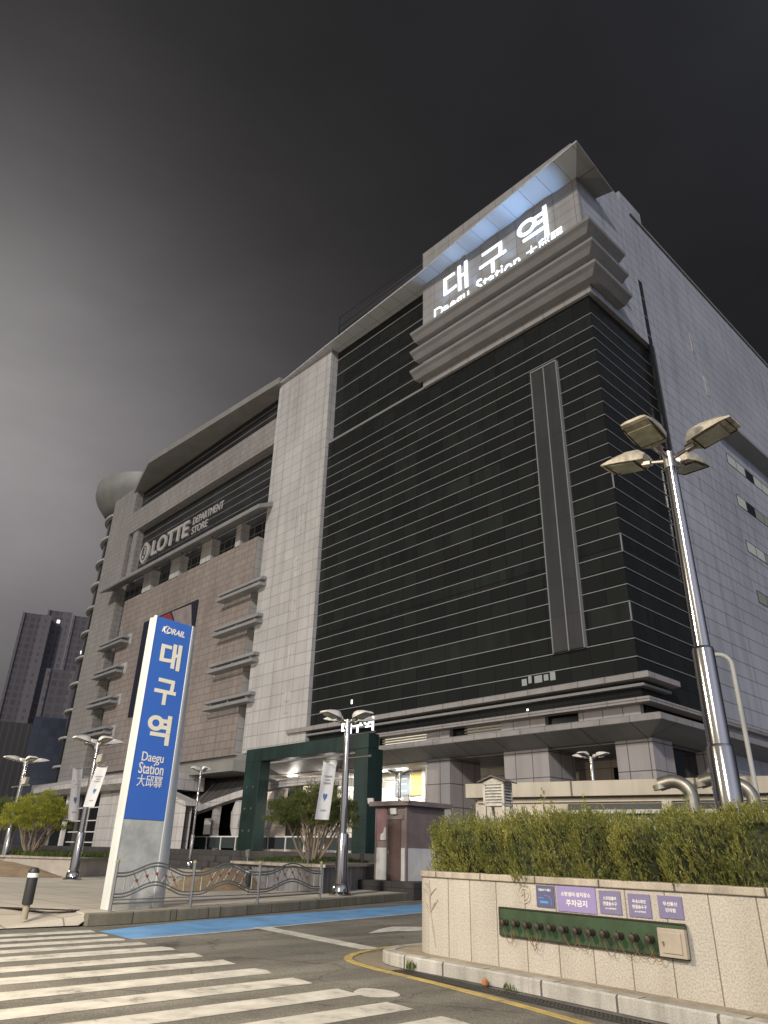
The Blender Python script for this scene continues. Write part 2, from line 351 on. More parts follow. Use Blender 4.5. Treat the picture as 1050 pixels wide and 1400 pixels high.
lens_mat = mat('lamp_lens', (0.36, 0.36, 0.27), 0.25, var=0.2, scale=5, stain=0.35, stain_scale=3)
dark_metal = mat('dark_metal', (0.03, 0.03, 0.032), 0.5, var=0.2)
rail_metal = mat('rail_metal', (0.27, 0.26, 0.25), 0.35, metal=0.7, var=0.15)
grey_metal = mat('galvanised_metal', (0.36, 0.36, 0.34), 0.45, metal=0.6, var=0.15, scale=6, stain=0.25, stain_scale=3)
red_paint = mat('red_paint', (0.20, 0.045, 0.035), 0.5)
pylon_blue = mat('pylon_blue', (0.045, 0.148, 0.54), 0.35, var=0.05, scale=0.8)
pylon_grey = mat('pylon_lower_panel', (0.58, 0.60, 0.575), 0.45, var=0.08, scale=1.5, stain=0.40, stain_scale=0.9)
pylon_edge = mat('pylon_side_metal', (0.66, 0.68, 0.655), 0.35, var=0.06, stain=0.1)
letter_cream = mat('cream_letters', (0.80, 0.76, 0.62), 0.5, var=0.03)
letter_white = mat('white_letters', (0.78, 0.76, 0.72), 0.5, var=0.04)
letter_grey = mat('pale_grey_letters', (0.36, 0.345, 0.325), 0.5, var=0.05)
booth_brown = mat('booth_brown_cladding', (0.195, 0.150, 0.143), 0.6, var=0.1, stain=0.25, stain_scale=0.9)
booth_red = mat('booth_reddish_panel', (0.24, 0.125, 0.13), 0.6, var=0.15, stain=0.3, stain_scale=1.5)
booth_pale = mat('booth_pale_panel', (0.56, 0.55, 0.53), 0.6, var=0.08, stain=0.2, stain_scale=1.0)
booth_door = mat('booth_door_paint', (0.105, 0.066, 0.058), 0.5, var=0.12, stain=0.2)
concrete = mat('pale_concrete', (0.50, 0.45, 0.37), 0.8, var=0.1, scale=2, stain=0.22, stain_scale=0.9, bump=0.1)
soil = mat('bare_soil', (0.20, 0.145, 0.085), 0.95, var=0.4, scale=8, bump=0.9, bscale=25, stain=0.3, stain_scale=1.5)
straw = mat('straw_mat', (0.30, 0.218, 0.13), 0.9, var=0.4, scale=14, bump=0.8, bscale=60, stain=0.35, stain_scale=1.2)
plate_purple = mat('sign_plate_purple', (0.19, 0.172, 0.30), 0.4, var=0.05)
plate_violet = mat('sign_plate_violet', (0.28, 0.23, 0.44), 0.4, var=0.05)
plate_dark = mat('sign_plate_dark', (0.105, 0.105, 0.20), 0.4, var=0.05)
plate_cyan = mat('sign_plate_cyan', (0.08, 0.30, 0.62), 0.4)
panel_green = mat('panel_green', (0.042, 0.080, 0.038), 0.55, var=0.35, scale=6, stain=0.35, stain_scale=4)
panel_tan = mat('panel_tan_metal', (0.40, 0.345, 0.28), 0.45, var=0.06, stain=0.15, stain_scale=3)
cast_iron = mat('aged_metal', (0.055, 0.045, 0.035), 0.55, metal=0.4, var=0.3, scale=10)
rust = mat('rusty_chain', (0.20, 0.12, 0.05), 0.8, var=0.4, scale=20)
wood_white = mat('weathered_white_wood', (0.56, 0.54, 0.48), 0.75, var=0.15, scale=6, stain=0.35, stain_scale=4)
duct_mat = mat('spiral_duct_metal', (0.33, 0.315, 0.27), 0.42, metal=0.75, var=0.25, scale=3, stain=0.35, stain_scale=2.5)
bark = mat('bark', (0.25, 0.195, 0.14), 0.9, var=0.35, scale=9, bump=0.6, bscale=30)
def leafmat(name, c1, c2, rough=0.6):
    m, t, b = nodes(name)
    gi = t.nodes.new('ShaderNodeNewGeometry'); rp = t.nodes.new('ShaderNodeValToRGB')
    rp.color_ramp.elements[0].color = (*c1, 1); rp.color_ramp.elements[1].color = (*c2, 1)
    t.links.new(gi.outputs['Random Per Island'], rp.inputs['Fac'])
    tcn = t.nodes.new('ShaderNodeTexCoord'); nz = t.nodes.new('ShaderNodeTexNoise'); nz.inputs['Scale'].default_value = 2.2; nz.inputs['Detail'].default_value = 3
    t.links.new(tcn.outputs['Object'], nz.inputs['Vector'])
    r2 = t.nodes.new('ShaderNodeValToRGB'); r2.color_ramp.elements[0].position = 0.35; r2.color_ramp.elements[1].position = 0.68
    r2.color_ramp.elements[0].color = (0.55, 0.62, 0.55, 1); r2.color_ramp.elements[1].color = (1.25, 1.15, 0.95, 1)
    t.links.new(nz.outputs['Fac'], r2.inputs['Fac'])
    mx = t.nodes.new('ShaderNodeMix'); mx.data_type = 'RGBA'; mx.blend_type = 'MULTIPLY'; mx.inputs['Factor'].default_value = 1
    t.links.new(rp.outputs['Color'], mx.inputs['A']); t.links.new(r2.outputs['Color'], mx.inputs['B'])
    t.links.new(mx.outputs['Result'], b.inputs['Base Color']); b.inputs['Roughness'].default_value = rough
    b.inputs['Specular IOR Level'].default_value = 0.3
    tr = t.nodes.new('ShaderNodeBsdfTranslucent'); t.links.new(mx.outputs['Result'], tr.inputs['Color'])
    ms_ = t.nodes.new('ShaderNodeMixShader'); ms_.inputs['Fac'].default_value = 0.38
    t.links.new(b.outputs[0], ms_.inputs[1]); t.links.new(tr.outputs[0], ms_.inputs[2]); t.links.new(ms_.outputs[0], t.nodes['Material Output'].inputs['Surface'])
    return m
hedge_leaf = leafmat('hedge_leaves', (0.145, 0.172, 0.045), (0.44, 0.43, 0.155))
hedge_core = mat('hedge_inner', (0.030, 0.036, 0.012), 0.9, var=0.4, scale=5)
pine_bright = leafmat('pine_needles_bright', (0.20, 0.235, 0.035), (0.46, 0.45, 0.08))
pine_dark = leafmat('pine_needles_dark', (0.075, 0.11, 0.035), (0.20, 0.22, 0.075))
grass_mat = leafmat('grass_blades', (0.045, 0.080, 0.018), (0.12, 0.15, 0.045))
weed_mat = leafmat('weed_leaves', (0.06, 0.10, 0.02), (0.15, 0.19, 0.05))
sign_glow = emit('lit_sign_letters', (0.82, 0.92, 1.0), 1.05)
gate_glow = emit('lit_gate_letters', (0.92, 0.95, 1.0), 1.8)
window_lit = emit('lit_window', (0.86, 0.90, 0.82), 0.21, (0.1, 0.1, 0.1))
window_dim = emit('dim_lit_window', (0.72, 0.76, 0.62), 0.12, (0.06, 0.06, 0.06))
point_lit = emit('small_lit_window', (1.0, 0.98, 0.92), 1.6)
clere_lit = emit('lit_clerestory', (1.0, 0.93, 0.76), 1.0); clere_dim = emit('dim_clerestory', (1.0, 0.9, 0.7), 0.14)
bay_lamp = emit('ceiling_lamp', (1.0, 0.95, 0.82), 6.0)
# ------------------------------------------------------------------ ground
g = MB(); S = 900
g.quad((-S, -S, 0), (S, -S, 0), (S, S, 0), (-S, S, 0)); struct('road', g, asphalt)
KERB = [(-17.62, 7.66), (-17.66, 8.2), (-18.0, 9.9), (-18.42, 11.5), (-19.2, 14.0), (-20.35, 17.1), (-22.35, 22.8), (-24.6, 29.5)]
PZ = 0.25
# plaza surface (inside the kerb) and its sloping dropped edge at the crossing
inner = [(x-0.22, y) for x, y in KERB]
pz = MB(); pz.prism(inner + [(-24.9, 34), (-160, 34), (-160, 7.9), (-19.9, 7.9)], -0.2, PZ)
struct('plaza_pavement', pz, paving)
rp_ = MB()
ramp = [(-17.5, -30), (-17.84, 5.9), (-17.72, 7.5), (-17.9, 7.9), (-19.9, 7.9), (-19.9, -30)]
zs = [0.02, 0.02, 0.03, 0.245, PZ, PZ]
rp_.add([(p[0], p[1], z) for p, z in zip(ramp, zs)], [(0, 1, 4, 5), (1, 2, 3, 4)])
rp_.quad((-19.9, -30, PZ), (-19.9, 7.9, PZ), (-160, 7.9, PZ), (-160, -30, PZ))
struct('dropped_kerb_pavement', rp_, paving)
k = MB(); k.sweep(KERB, [(0, -0.1), (0, PZ-0.015), (-0.02, PZ+0.003), (-0.22, PZ+0.003), (-0.22, -0.1)])
struct('plaza_kerb', k, kerb_old)
# drain grating across the plaza corner
gr = MB()
p0 = Vector((-21.4, 5.5, PZ+0.006)); p1 = Vector((-18.55, 7.75, PZ+0.006)); d = (p1-p0).normalized(); nn = Vector((-d.y, d.x, 0))
gr.m = 0
for i in range(46):
    a_ = p0 + d*(i*0.08); gr.extr([a_-nn*0.13, a_+nn*0.13, a_+nn*0.13+d*0.035, a_-nn*0.13+d*0.035], (0, 0, 0.012))
gr.m = 1; gr.quad(p0-nn*0.16, p0+nn*0.16, p1+nn*0.16, p1-nn*0.16)
tag(gr.build('drain_grating', [mat('grating_rust', (0.09, 0.055, 0.05), 0.7, var=0.3), dark_metal]), 'dark slotted drain grating running across the plaza paving by the bollard', 'drain grating')

# road markings
mk = MB(); Z1 = 0.004
for x0, x1, y0, ye in [(-16.9,-16.45,-4,7.42),(-16.07,-15.65,-4,7.35),(-15.25,-14.82,-4,7.32),(-14.42,-14.02,-4,7.36),(-13.6,-13.06,-4,7.4),(-12.53,-12.02,-4,7.36),(-11.55,-11.03,-4,7.33),
                       (-10.5,-9.96,-4,7.29),(-9.47,-8.93,-4,7.23),(-8.42,-7.9,-4,7.15),(-7.38,-6.88,-4,7.05),(-6.42,-5.9,-4,7.0),(-5.45,-4.9,-4,6.95)]:
    dx = -0.0
    # slightly ragged worn ends
    mk.quad((x0, y0, Z1), (x1, y0, Z1), (x1, ye-0.05+random.uniform(-.04,.04), Z1), ((x0+x1)/2, ye+random.uniform(-.03,.03), Z1), (x0, ye+random.uniform(-.04,.04), Z1))
struct('crosswalk_marking', mk, paint_white)
bl = MB()
B0 = [(-16.62, 7.5), (-17.15, 8.6), (-18.02, 10.97), (-19.05, 16.06), (-20.1, 20.5), (-22.2, 27.5)]
B1 = [(-14.93, 7.42), (-15.05, 8.4), (-15.22, 9.4), (-16.31, 13.73), (-17.2, 17.53), (-19.3, 25.5)]
for i in range(5): bl.quad((*B0[i], Z1), (*B1[i], Z1), (*B1[i+1], Z1), (*B0[i+1], Z1))
struct('blue_lane', bl, paint_blue)
wl = MB()
wl.sweep(B1, [(-0.03, 0.003), (-0.03, 0.008), (0.06, 0.008), (0.06, 0.003)])
wl.sweep([(-15.75, 11.0), (-13.6, 10.72), (-11.35, 10.42)], [(-0.2, 0.003), (-0.2, 0.0075), (0.2, 0.0075), (0.2, 0.003)])
wl.quad((-13.5, 12.3, Z1), (-13.55, 13.3, Z1), (-13.4, 13.5, Z1), (-13.2, 15.0, Z1), (-13.6, 15.0, Z1), (-14.2, 14.3, Z1), (-14.4, 13.9, Z1), (-14.1, 13.2, Z1))
struct('white_lane_marking', wl, paint_white)
# worn repair patch, spill marks
pt = MB()
pt.prism([(-7.9+0.33*math.cos(a)*(1+0.1*math.sin(3*a)), 7.36+0.26*math.sin(a)) for a in [i*math.pi/9 for i in range(18)]], 0.0, 0.006)
tag(pt.build('manhole_cover', paint_white), 'round pale worn cover set flush in the asphalt beyond the zebra crossing', 'manhole cover')

# ------------------------------------------------------------------ planter with fire-service wall (right)
WT = Vector((3.3, -0.33, 0)).normalized(); WP = Vector((-7.35, 9.47, 0)); WN = Vector((WT.y, -WT.x, 0))   # along wall, outwards
def wp(s, z, o=0.0): return WP + WT*s + WN*o + Vector((0, 0, z))
arc = []
c0 = wp(-1.75, 0, -1.3)
for i in range(13):
    a = math.pi*1.02 - 0.1 + (math.pi/2)*i/12
    arc.append(((c0 + Vector((math.cos(a)*1.3*0.72, math.sin(a)*1.3, 0))).x, (c0 + Vector((math.cos(a)*1.3*0.72, math.sin(a)*1.3, 0))).y))
arc = [p for p in arc if True]
back_l = (arc[0][0]+0.15, arc[0][1]+3.2)
WALLPATH = [back_l] + arc + [tuple(wp(s, 0)[:2]) for s in (-1.2, 0.5, 3.0, 6.0, 11.0, 18.0)]
pw = thing('planter_wall', 'long curved pale granite planter wall holding the trimmed hedge by the kerb', 'planter', (0, 0, 0))
KZ = 0.19
MB().sweep(WALLPATH, [(0, 0.05), (0, 1.27), (-0.3, 1.27), (-0.3, 0.05)]).build('wall', granite_wall, pw)
MB().sweep(WALLPATH, [(0.035, 1.272), (0.035, 1.36), (-0.34, 1.36), (-0.34, 1.272)]).build('coping', granite_cap, pw, bevel=0.012)
so = MB(); so.prism([(p[0]+0.1, p[1]+0.12) for p in WALLPATH] + [(10.6, 13.5), (-9.2, 13.6)], 0.3, 1.25); so.build('soil_bed', soil, pw)
# carved plant relief and medallion on the wall
rl = MB()
for s0, z0, s1, z1 in [(-1.78, 1.22, -1.74, 0.75), (-1.74, 0.75, -1.62, 0.28), (-1.76, 1.0, -1.60, 1.12), (-1.76, 1.0, -1.92, 1.10), (-1.73, 0.78, -1.56, 0.95), (-1.73, 0.72, -1.93, 0.92), (-1.8, 1.12, -1.9, 1.2)]:
    rl.tube([wp(s0, z0, 0.0), wp((s0+s1)/2, (z0+z1)/2+0.01, 0.004), wp(s1, z1, 0.0)], [0.012, 0.014, 0.008], 6)
rl.build('carved_relief', granite_cap, pw)
md = MB()
for rr_ in (0.115, 0.07):
    md.tube([wp(0.32+rr_*math.cos(a), 1.12+rr_*math.sin(a), 0.0) for a in [i*math.pi/10 for i in range(21)]], 0.010, 6, cap=False)
for i in range(6):
    a = i*math.pi/3; md.tube([wp(0.32+0.02*math.cos(a), 1.12+0.02*math.sin(a), 0.0), wp(0.32+0.065*math.cos(a+.4), 1.12+0.065*math.sin(a+.4), 0.0)], 0.008, 5)
md.build('carved_medallion', granite_cap, pw)
# kerb ring around the planter
KP = [(-9.55, 13.2)] ; 
KR = [(-10.02, 12.4), (-10.16, 11.2), (-10.22, 10.3), (-10.2, 10.0), (-10.13, 9.75), (-10.03, 9.53), (-9.9, 9.36), (-9.72, 9.24), (-9.5, 9.16), (-9.2, 9.11), (-8.9, 9.08), (-7.76, 9.02), (-6.66, 8.91), (-5.31, 8.74), (-3.4, 8.52), (0, 8.15), (5, 7.6), (12, 6.9)]
kk = MB(); kk.sweep(KR, [(0, -0.1), (0, KZ-0.02), (-0.02, KZ), (-0.2, KZ), (-0.2, -0.1)]); struct('planter_kerb', kk, kerb_granite)
vg = MB(); vg.prism([(p[0]+0.12, p[1]+0.12) for p in KR] + [(12, 12), (-9.5, 12.4)], 0.0, KZ-0.012); struct('planter_verge', vg, mat('verge_gravel', (0.36, 0.31, 0.235), 0.95, var=0.35, scale=18, bump=0.6, bscale=70, stain=0.3, stain_scale=3))
# yellow line, gutter strip and grating along the kerb
YL = [(-11.5, 13.5), (-11.45, 11.6), (-11.36, 10.9), (-11.22, 10.3), (-11.02, 9.8), (-10.78, 9.4), (-10.5, 9.13), (-10.2, 8.97), (-9.8, 8.85), (-9.34, 8.76), (-7.94, 8.55), (-6.43, 8.25), (-5.32, 7.98), (-3.2, 7.6), (2, 6.9)]
yl = MB(); yl.sweep(YL, [(-0.07, 0.003), (-0.07, 0.009), (0.07, 0.009), (0.07, 0.003)]); struct('yellow_line', yl, paint_yellow)
gv = MB(); gv.prism([(-10.9, 9.85), (-10.6, 9.35), (-10.1, 9.08), (-9.0, 8.84), (-8.9, 9.2), (-10.0, 9.6), (-10.15, 10.4), (-10.95, 10.6)], 0.0, 0.005); struct('gutter_gravel', gv, mat('gutter_grit', (0.24, 0.205, 0.15), 0.95, var=0.4, scale=22, bump=0.6, bscale=80))
gg = MB(); P0 = Vector((-9.1, 8.93, 0)); P1 = Vector((-1.5, 8.0, 0)); d = (P1-P0).normalized(); nn = Vector((-d.y, d.x, 0))
for i in range(int((P1-P0).length/0.06)):
    a_ = P0 + d*(i*0.06)
    gg.extr([a_-nn*0.11+Vector((0,0,.006)), a_+nn*0.11+Vector((0,0,.006)), a_+nn*0.11+d*0.025+Vector((0,0,.006)), a_-nn*0.11+d*0.025+Vector((0,0,.006))], (0, 0, 0.012))
for off in (-0.115, -0.04, 0.04, 0.115): gg.extr([P0+nn*(off-.008), P0+nn*(off+.008), P1+nn*(off+.008), P1+nn*(off-.008)], (0, 0, 0.02))
gg.m = 1; gg.quad(P0-nn*0.13+Vector((0,0,.004)), P0+nn*0.13+Vector((0,0,.004)), P1+nn*0.13+Vector((0,0,.004)), P1-nn*0.13+Vector((0,0,.004)))
tag(gg.build('gutter_grating', [mat('grating_grey', (0.07, 0.068, 0.065), 0.5, metal=0.5, var=0.2), dark_metal]), 'long grey drain grating in the gutter along the planter kerb', 'drain grating')

# green fire connection panel, twelve capped inlets on chains, metal box
fp = thing('fire_connection_panel', 'long green metal panel with twelve capped fire hose inlets on the planter wall', 'fire panel', tuple(wp(-0.17, 0.58)))
def loc(p): return Vector(p) - wp(-0.17, 0.58)
pb = MB(); pb.extr([loc(wp(-0.17, 0.58)), loc(wp(2.83, 0.58)), loc(wp(2.83, 0.93)), loc(wp(-0.17, 0.93))], WN*0.03); pb.build('back_plate', panel_green, fp, bevel=0.006)
fr = MB()
for a_, b_ in [((-0.17,0.58),(2.83,0.58)),((2.83,0.58),(2.83,0.93)),((2.83,0.93),(-0.17,0.93)),((-0.17,0.93),(-0.17,0.58))]:
    fr.tube([loc(wp(*a_, 0.03)), loc(wp(*b_, 0.03))], 0.012, 6)
fr.build('frame', cast_iron, fp)
SS = [-0.03 + 2.39*i/11 for i in range(12)]
for i, s_ in enumerate(SS):
    cb = MB(); base = loc(wp(s_, 0.745, 0.03))
    axis = WN
    cb.tube([base, base+axis*0.035], 0.042, 14); cb.tube([base+axis*0.03, base+axis*0.085], 0.030, 14)
    cb.tube([base+axis*0.085, base+axis*0.115], 0.044, 14); cb.tube([base+axis*0.115, base+axis*0.125], [0.04, 0.02], 14)
    for sg in (-1, 1): cb.tube([base+axis*0.10+Vector((0,0,sg*0.04)), base+axis*0.10+Vector((0,0,sg*0.062))], 0.010, 6)
    co = cb.build('hose_inlet', cast_iron, fp, smooth=True)
    dz = random.uniform(0.10, 0.22); dx = random.choice((-1, 1, 1))*random.uniform(0.13, 0.24)
    if i == 10 or random.random() < 0.9:
        pth = []
        for t in range(11):
            u = t/10; pth.append(base + axis*(0.09*(1-u)+0.006*u) + WT*(dx*u) + Vector((0, 0, -0.04 - (4*u*(1-u))*dz - 0.07*u)))
        cm = MB(); cm.tube(pth, 0.0045, 5); cm.build('chain', rust, co)
bxp = thing('metal_wall_box', 'square tan metal box with a small latch at the right end of the green panel', 'metal box', tuple(wp(2.48, 0.585)))
def loc2(p): return Vector(p) - wp(2.48, 0.585)
MB().extr([loc2(wp(2.48,.585,.03)), loc2(wp(2.84,.585,.03)), loc2(wp(2.84,.88,.03)), loc2(wp(2.48,.88,.03))], WN*0.06).build('body', panel_tan, bxp, bevel=0.006)
dd = MB(); dd.extr([loc2(wp(2.53,.625,.09)), loc2(wp(2.79,.625,.09)), loc2(wp(2.79,.84,.09)), loc2(wp(2.53,.84,.09))], WN*0.012)
dr = dd.build('door', panel_tan, bxp, bevel=0.005)
MB().tube([loc2(wp(2.56,.70,.10)), loc2(wp(2.56,.745,.115))], 0.010, 8).build('latch', steel_dull, dr)
# the five plates above the panel
def plate(name, label, s0, s1, z0, z1, m, lines, group):
    o = thing(name, label, 'sign plate', tuple(wp(s0, z0)), group=group); q = wp(s0, z0)
    MB().extr([wp(s0,z0,0.001)-q, wp(s1,z0,0.001)-q, wp(s1,z1,0.001)-q, wp(s0,z1,0.001)-q], WN*0.012).build('board', m, o)
    tb = MB()
    for body, u0, u1, v0, v1 in lines:
        text(tb, body, wp(s0+(s1-s0)*u0, z0+(z1-z0)*v0, 0.014)-q, WT, (0,0,1), (s1-s0)*(u1-u0), (z1-z0)*(v1-v0), 0.0015, 0.02)
    tb.build('lettering', letter_white, o)
    return o, q
GP = 'purple sign plates above the fire panel'
o1, q1 = plate('sign_plate', 'small dark blue plate with a cyan pipe diagram, leftmost above the green panel', 0.55, 0.87, 0.98, 1.25, plate_dark, [('연결송수구 계통도', .15, .85, .74, .86)], GP)
dg_ = MB()
dg_.extr([wp(.61,1.03,.014)-q1, wp(.76,1.03,.014)-q1, wp(.76,1.06,.014)-q1, wp(.61,1.06,.014)-q1], WN*.001)
dg_.extr([wp(.59,1.09,.014)-q1, wp(.68,1.09,.014)-q1, wp(.68,1.10,.014)-q1, wp(.59,1.10,.014)-q1], WN*.001)
dg_.tube([wp(.70,1.13,.014)-q1, wp(.78,1.12,.014)-q1, wp(.82,1.08,.014)-q1, wp(.82,1.02,.014)-q1], .004, 4)
dg_.build('diagram', plate_cyan, o1)
plate('sign_plate', 'large violet plate reading no parking in two lines of white writing', 0.92, 1.57, 0.955, 1.26, plate_violet, [('소방설비·설치장소', .12, .88, .60, .78), ('주차금지', .24, .78, .22, .48)], GP)
plate('sign_plate', 'purple plate reading sprinkler connection, just right of the large violet plate', 1.625, 1.955, 0.97, 1.235, plate_purple, [('스프링클러', .20, .80, .60, .76), ('연결송수구', .18, .82, .36, .53), ('송수압력범위', .26, .76, .20, .28)], GP)
plate('sign_plate', 'purple plate reading indoor hydrant connection, second from the right of the row', 2.065, 2.385, 0.965, 1.22, plate_purple, [('옥내소화전', .20, .80, .60, .76), ('연결송수구', .18, .82, .36, .53), ('송수압력범위', .26, .76, .20, .28)], GP)
plate('sign_plate', 'purple plate reading radio terminal box, above the tan metal box', 2.49, 2.815, 0.98, 1.22, plate_purple, [('무선통신', .22, .80, .56, .74), ('단자함', .30, .72, .28, .46)], GP)

# hedge: dense upright sprays on a leafy core
hd = thing('hedge', 'thick trimmed evergreen hedge with upright feathery tips in the granite planter', 'hedge')
def leaf(mb, p, d, ln, w):
    d = d.normalized(); s_ = d.cross(Vector((random.uniform(-1,1), random.uniform(-1,1), random.uniform(-1,1)))).normalized()*w
    mb.add([p, p+d*ln*0.45+s_, p+d*ln, p+d*ln*0.45-s_], [(0, 1, 2, 3)])
def spray(mb, p, d, n, spread, ln, w):
    d = d.normalized()
    for i in range(n):
        u = i/n; q = p + d*(u*spread*2.2)
        e = d*1.1 + Vector((random.uniform(-1,1), random.uniform(-1,1), random.uniform(-.5,.9)))*0.75
        leaf(mb, q, e, ln*random.uniform(.6, 1.25)*(1-0.35*u), w*random.uniform(.7, 1.2))
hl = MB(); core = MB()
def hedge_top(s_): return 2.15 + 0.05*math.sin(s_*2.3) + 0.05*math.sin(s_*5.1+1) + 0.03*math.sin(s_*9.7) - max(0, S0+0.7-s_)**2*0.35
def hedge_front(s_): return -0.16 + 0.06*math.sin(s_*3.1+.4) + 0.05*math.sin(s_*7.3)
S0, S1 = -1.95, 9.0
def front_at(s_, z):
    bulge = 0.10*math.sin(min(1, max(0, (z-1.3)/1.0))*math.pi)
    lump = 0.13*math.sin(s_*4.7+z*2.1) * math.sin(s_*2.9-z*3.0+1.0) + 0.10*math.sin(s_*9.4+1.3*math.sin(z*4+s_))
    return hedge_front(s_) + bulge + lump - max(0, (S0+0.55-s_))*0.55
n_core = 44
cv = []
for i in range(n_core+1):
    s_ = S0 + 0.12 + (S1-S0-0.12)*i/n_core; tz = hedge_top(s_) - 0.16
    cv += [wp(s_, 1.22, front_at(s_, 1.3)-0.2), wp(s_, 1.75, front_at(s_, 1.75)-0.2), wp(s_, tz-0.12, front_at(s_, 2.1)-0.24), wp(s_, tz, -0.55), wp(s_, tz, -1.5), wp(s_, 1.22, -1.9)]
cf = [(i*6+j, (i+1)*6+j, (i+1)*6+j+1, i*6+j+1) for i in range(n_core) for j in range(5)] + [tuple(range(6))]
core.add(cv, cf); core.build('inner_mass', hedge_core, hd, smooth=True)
def lamp_gap(s_, z): return False
for i in range(6800):
    s_ = random.uniform(S0, S1) if random.random() < .72 else random.uniform(S0, 3.8)
    r_ = random.random()
    if r_ < 0.62:
        z = random.uniform(1.26, hedge_top(s_)-0.05)
        p = wp(s_, z, front_at(s_, z) - random.random()**2*0.16); dirv = WN*random.uniform(.15, .8) + Vector((random.uniform(-.3,.3), random.uniform(-.3,.3), random.uniform(.4, 1.3)))
    else:
        o_ = -random.uniform(0.1, 1.5)
        p = wp(s_, hedge_top(s_)-random.uniform(0.05, .2), min(o_, front_at(s_, 2.2)-.02)); dirv = Vector((random.uniform(-.4,.4), random.uniform(-.4,.4), 1)) + WN*.15
    spray(hl, p, dirv, 14, random.uniform(.04, .085), .055, .0062)
for i in range(900):      # rounded left end
    z = random.uniform(1.3, hedge_top(S0)-.02); o_ = -random.uniform(0.2, 1.6)
    p = wp(S0 + random.uniform(-.03, .12) + 0.25*max(0, -0.5-o_*0-0)*0, z, o_); dirv = -WT*random.uniform(.2, .7) + Vector((random.uniform(-.2,.2), random.uniform(-.2,.2), random.uniform(.5, 1.2)))
    spray(hl, p, dirv, 14, random.uniform(.04, .08), .055, .0062)
for s_ in (0.05, 0.1, -0.25, 0.32, 0.38, -1.2, 1.15, 2.6):           # stray shoots above the clipped top
    b_ = wp(s_, hedge_top(s_)-.1, -random.uniform(.3, .9)); ht = random.uniform(.18, .38)
    if s_ == 0.05: ht = 0.5
    for j in range(int(ht/.03)):
        spray(hl, b_ + Vector((random.uniform(-.01,.01), random.uniform(-.01,.01), j*.03)), Vector((random.uniform(-1,1), random.uniform(-1,1), .9)), 4, .02, .07, .009)
hl.build('foliage', hedge_leaf, hd)
# weeds in the gutter, and an orange stone
for s_, o_, lab in ((-1.55, 0.50, 'green weed tuft growing at the foot of the planter kerb near its rounded end'), (0.48, 0.52, 'low weed tuft in the gutter grating below the fire panel')):
    w = MB(); c_ = wp(s_, 0.0, o_+0.06)
    for i in range(60 if s_ < 0 else 30): leaf(w, c_ + Vector((random.uniform(-.09,.09), random.uniform(-.04,.04), random.uniform(0, .05))), Vector((random.uniform(-.6,.6), random.uniform(-.6,.6), 1)), random.uniform(.05, .17 if s_ < 0 else .1), .008)
    tag(w.build('weed_tuft', weed_mat), lab, 'weed')
st = MB(); cst = wp(0.02, 0.03, 0.56)
st.lathe([(0.02, -0.03), (0.045, 0.0), (0.042, 0.05), (0.02, 0.075)], cst, 9)
tag(st.build('orange_stone', mat('orange_brick', (0.36, 0.15, 0.05), 0.8, var=0.3)), 'small orange brick lump lying against the planter kerb', 'stone')
# ------------------------------------------------------------------ station building (local frame: x along the front, y into the depth, origin at the glass corner)
OX, OY = -20.516, 40.051
B = thing('station_building', 'huge department store and railway station block of dark glass and pale stone', 'building', (OX, OY, 0))
Y2 = 48.0                                        # depth of the side wall
HL = [13.84, 15.0, 16.24, 17.72, 18.87, 20.04, 21.1, 22.25, 23.4]     # replaced below
# horizontal lines measured at the corner (heights of the cap bars)
el = [0.86,0.84,0.81,0.784,0.752,0.727,0.70,0.678,0.652, 0.58,0.553,0.526,0.501,0.478,0.451,0.427,0.40,0.374,0.348,0.325,0.298,0.273,0.245]
ZL = []
floor_h = 4.63
z_sp = [1.6+45*0.325 - floor_h*0 ]
base_sp = 16.22                                  # top of the lowest spandrel band
for kf in range(-1, 6):
    t0 = base_sp + floor_h*kf
    ZL += [(t0, 1), (t0-1.25, 0), (t0-2.38, 0), (t0-3.5, 0)]
ZL = sorted([z for z, s_ in ZL if 12.2 < z < 41.0])
SPT = [base_sp + floor_h*kf for kf in range(0, 6)]
cw = MB()
cw.box(-32.2, 0, 0, 8, 11.3, 41.2)
cw.box(-1, 0, 0, 9.4, 11.3, 41.5)
cw.v = []; cw.f = []; cw.mi = []
cw.prism([(-32.2, 0), (0, 0), (0, 9.4), (-0.6, 9.4), (-0.6, 0.6), (-32.2, 0.6)], 10.0, 41.2)
cwo = cw.build('curtain_wall', glass_wall, B)
sp = MB()
for t0 in SPT: sp.sweep([(-32.1, 0), (0, 0), (0, 9.35)], [(0.0, t0-1.22), (0.012, t0-1.22), (0.012, t0-0.03), (0.0, t0-0.03)])
sp.build('spandrel_panels', spandrel, cwo)
ml = MB()
for z in ZL: ml.sweep([(-32.1, 0), (0, 0), (0, 9.4)], [(0.0, z-0.028), (0.055, z-0.028), (0.055, z+0.028), (0.0, z+0.028)])
for t0 in SPT[:3]: ml.box(-0.05, 0.03, -0.03, 0.05, t0-1.2, t0)
ml.build('mullions', mullion, cwo)
# the two charcoal panel strips
for x0, x1 in ((-5.6, -4.5), (-4.42, -3.33)):
    MB().box(x0, x1, -0.28, 0.02, 13.84, 36.45).build('accent_panel', strip_mat, B)
tm = MB()
for x in (-5.66, -4.46, -3.30): tm.box(x-0.035, x+0.035, -0.34, 0.0, 13.80, 36.5)
tm.box(-5.7, -3.27, -0.36, 0.0, 36.46, 36.58); tm.build('accent_trim', mullion, B)
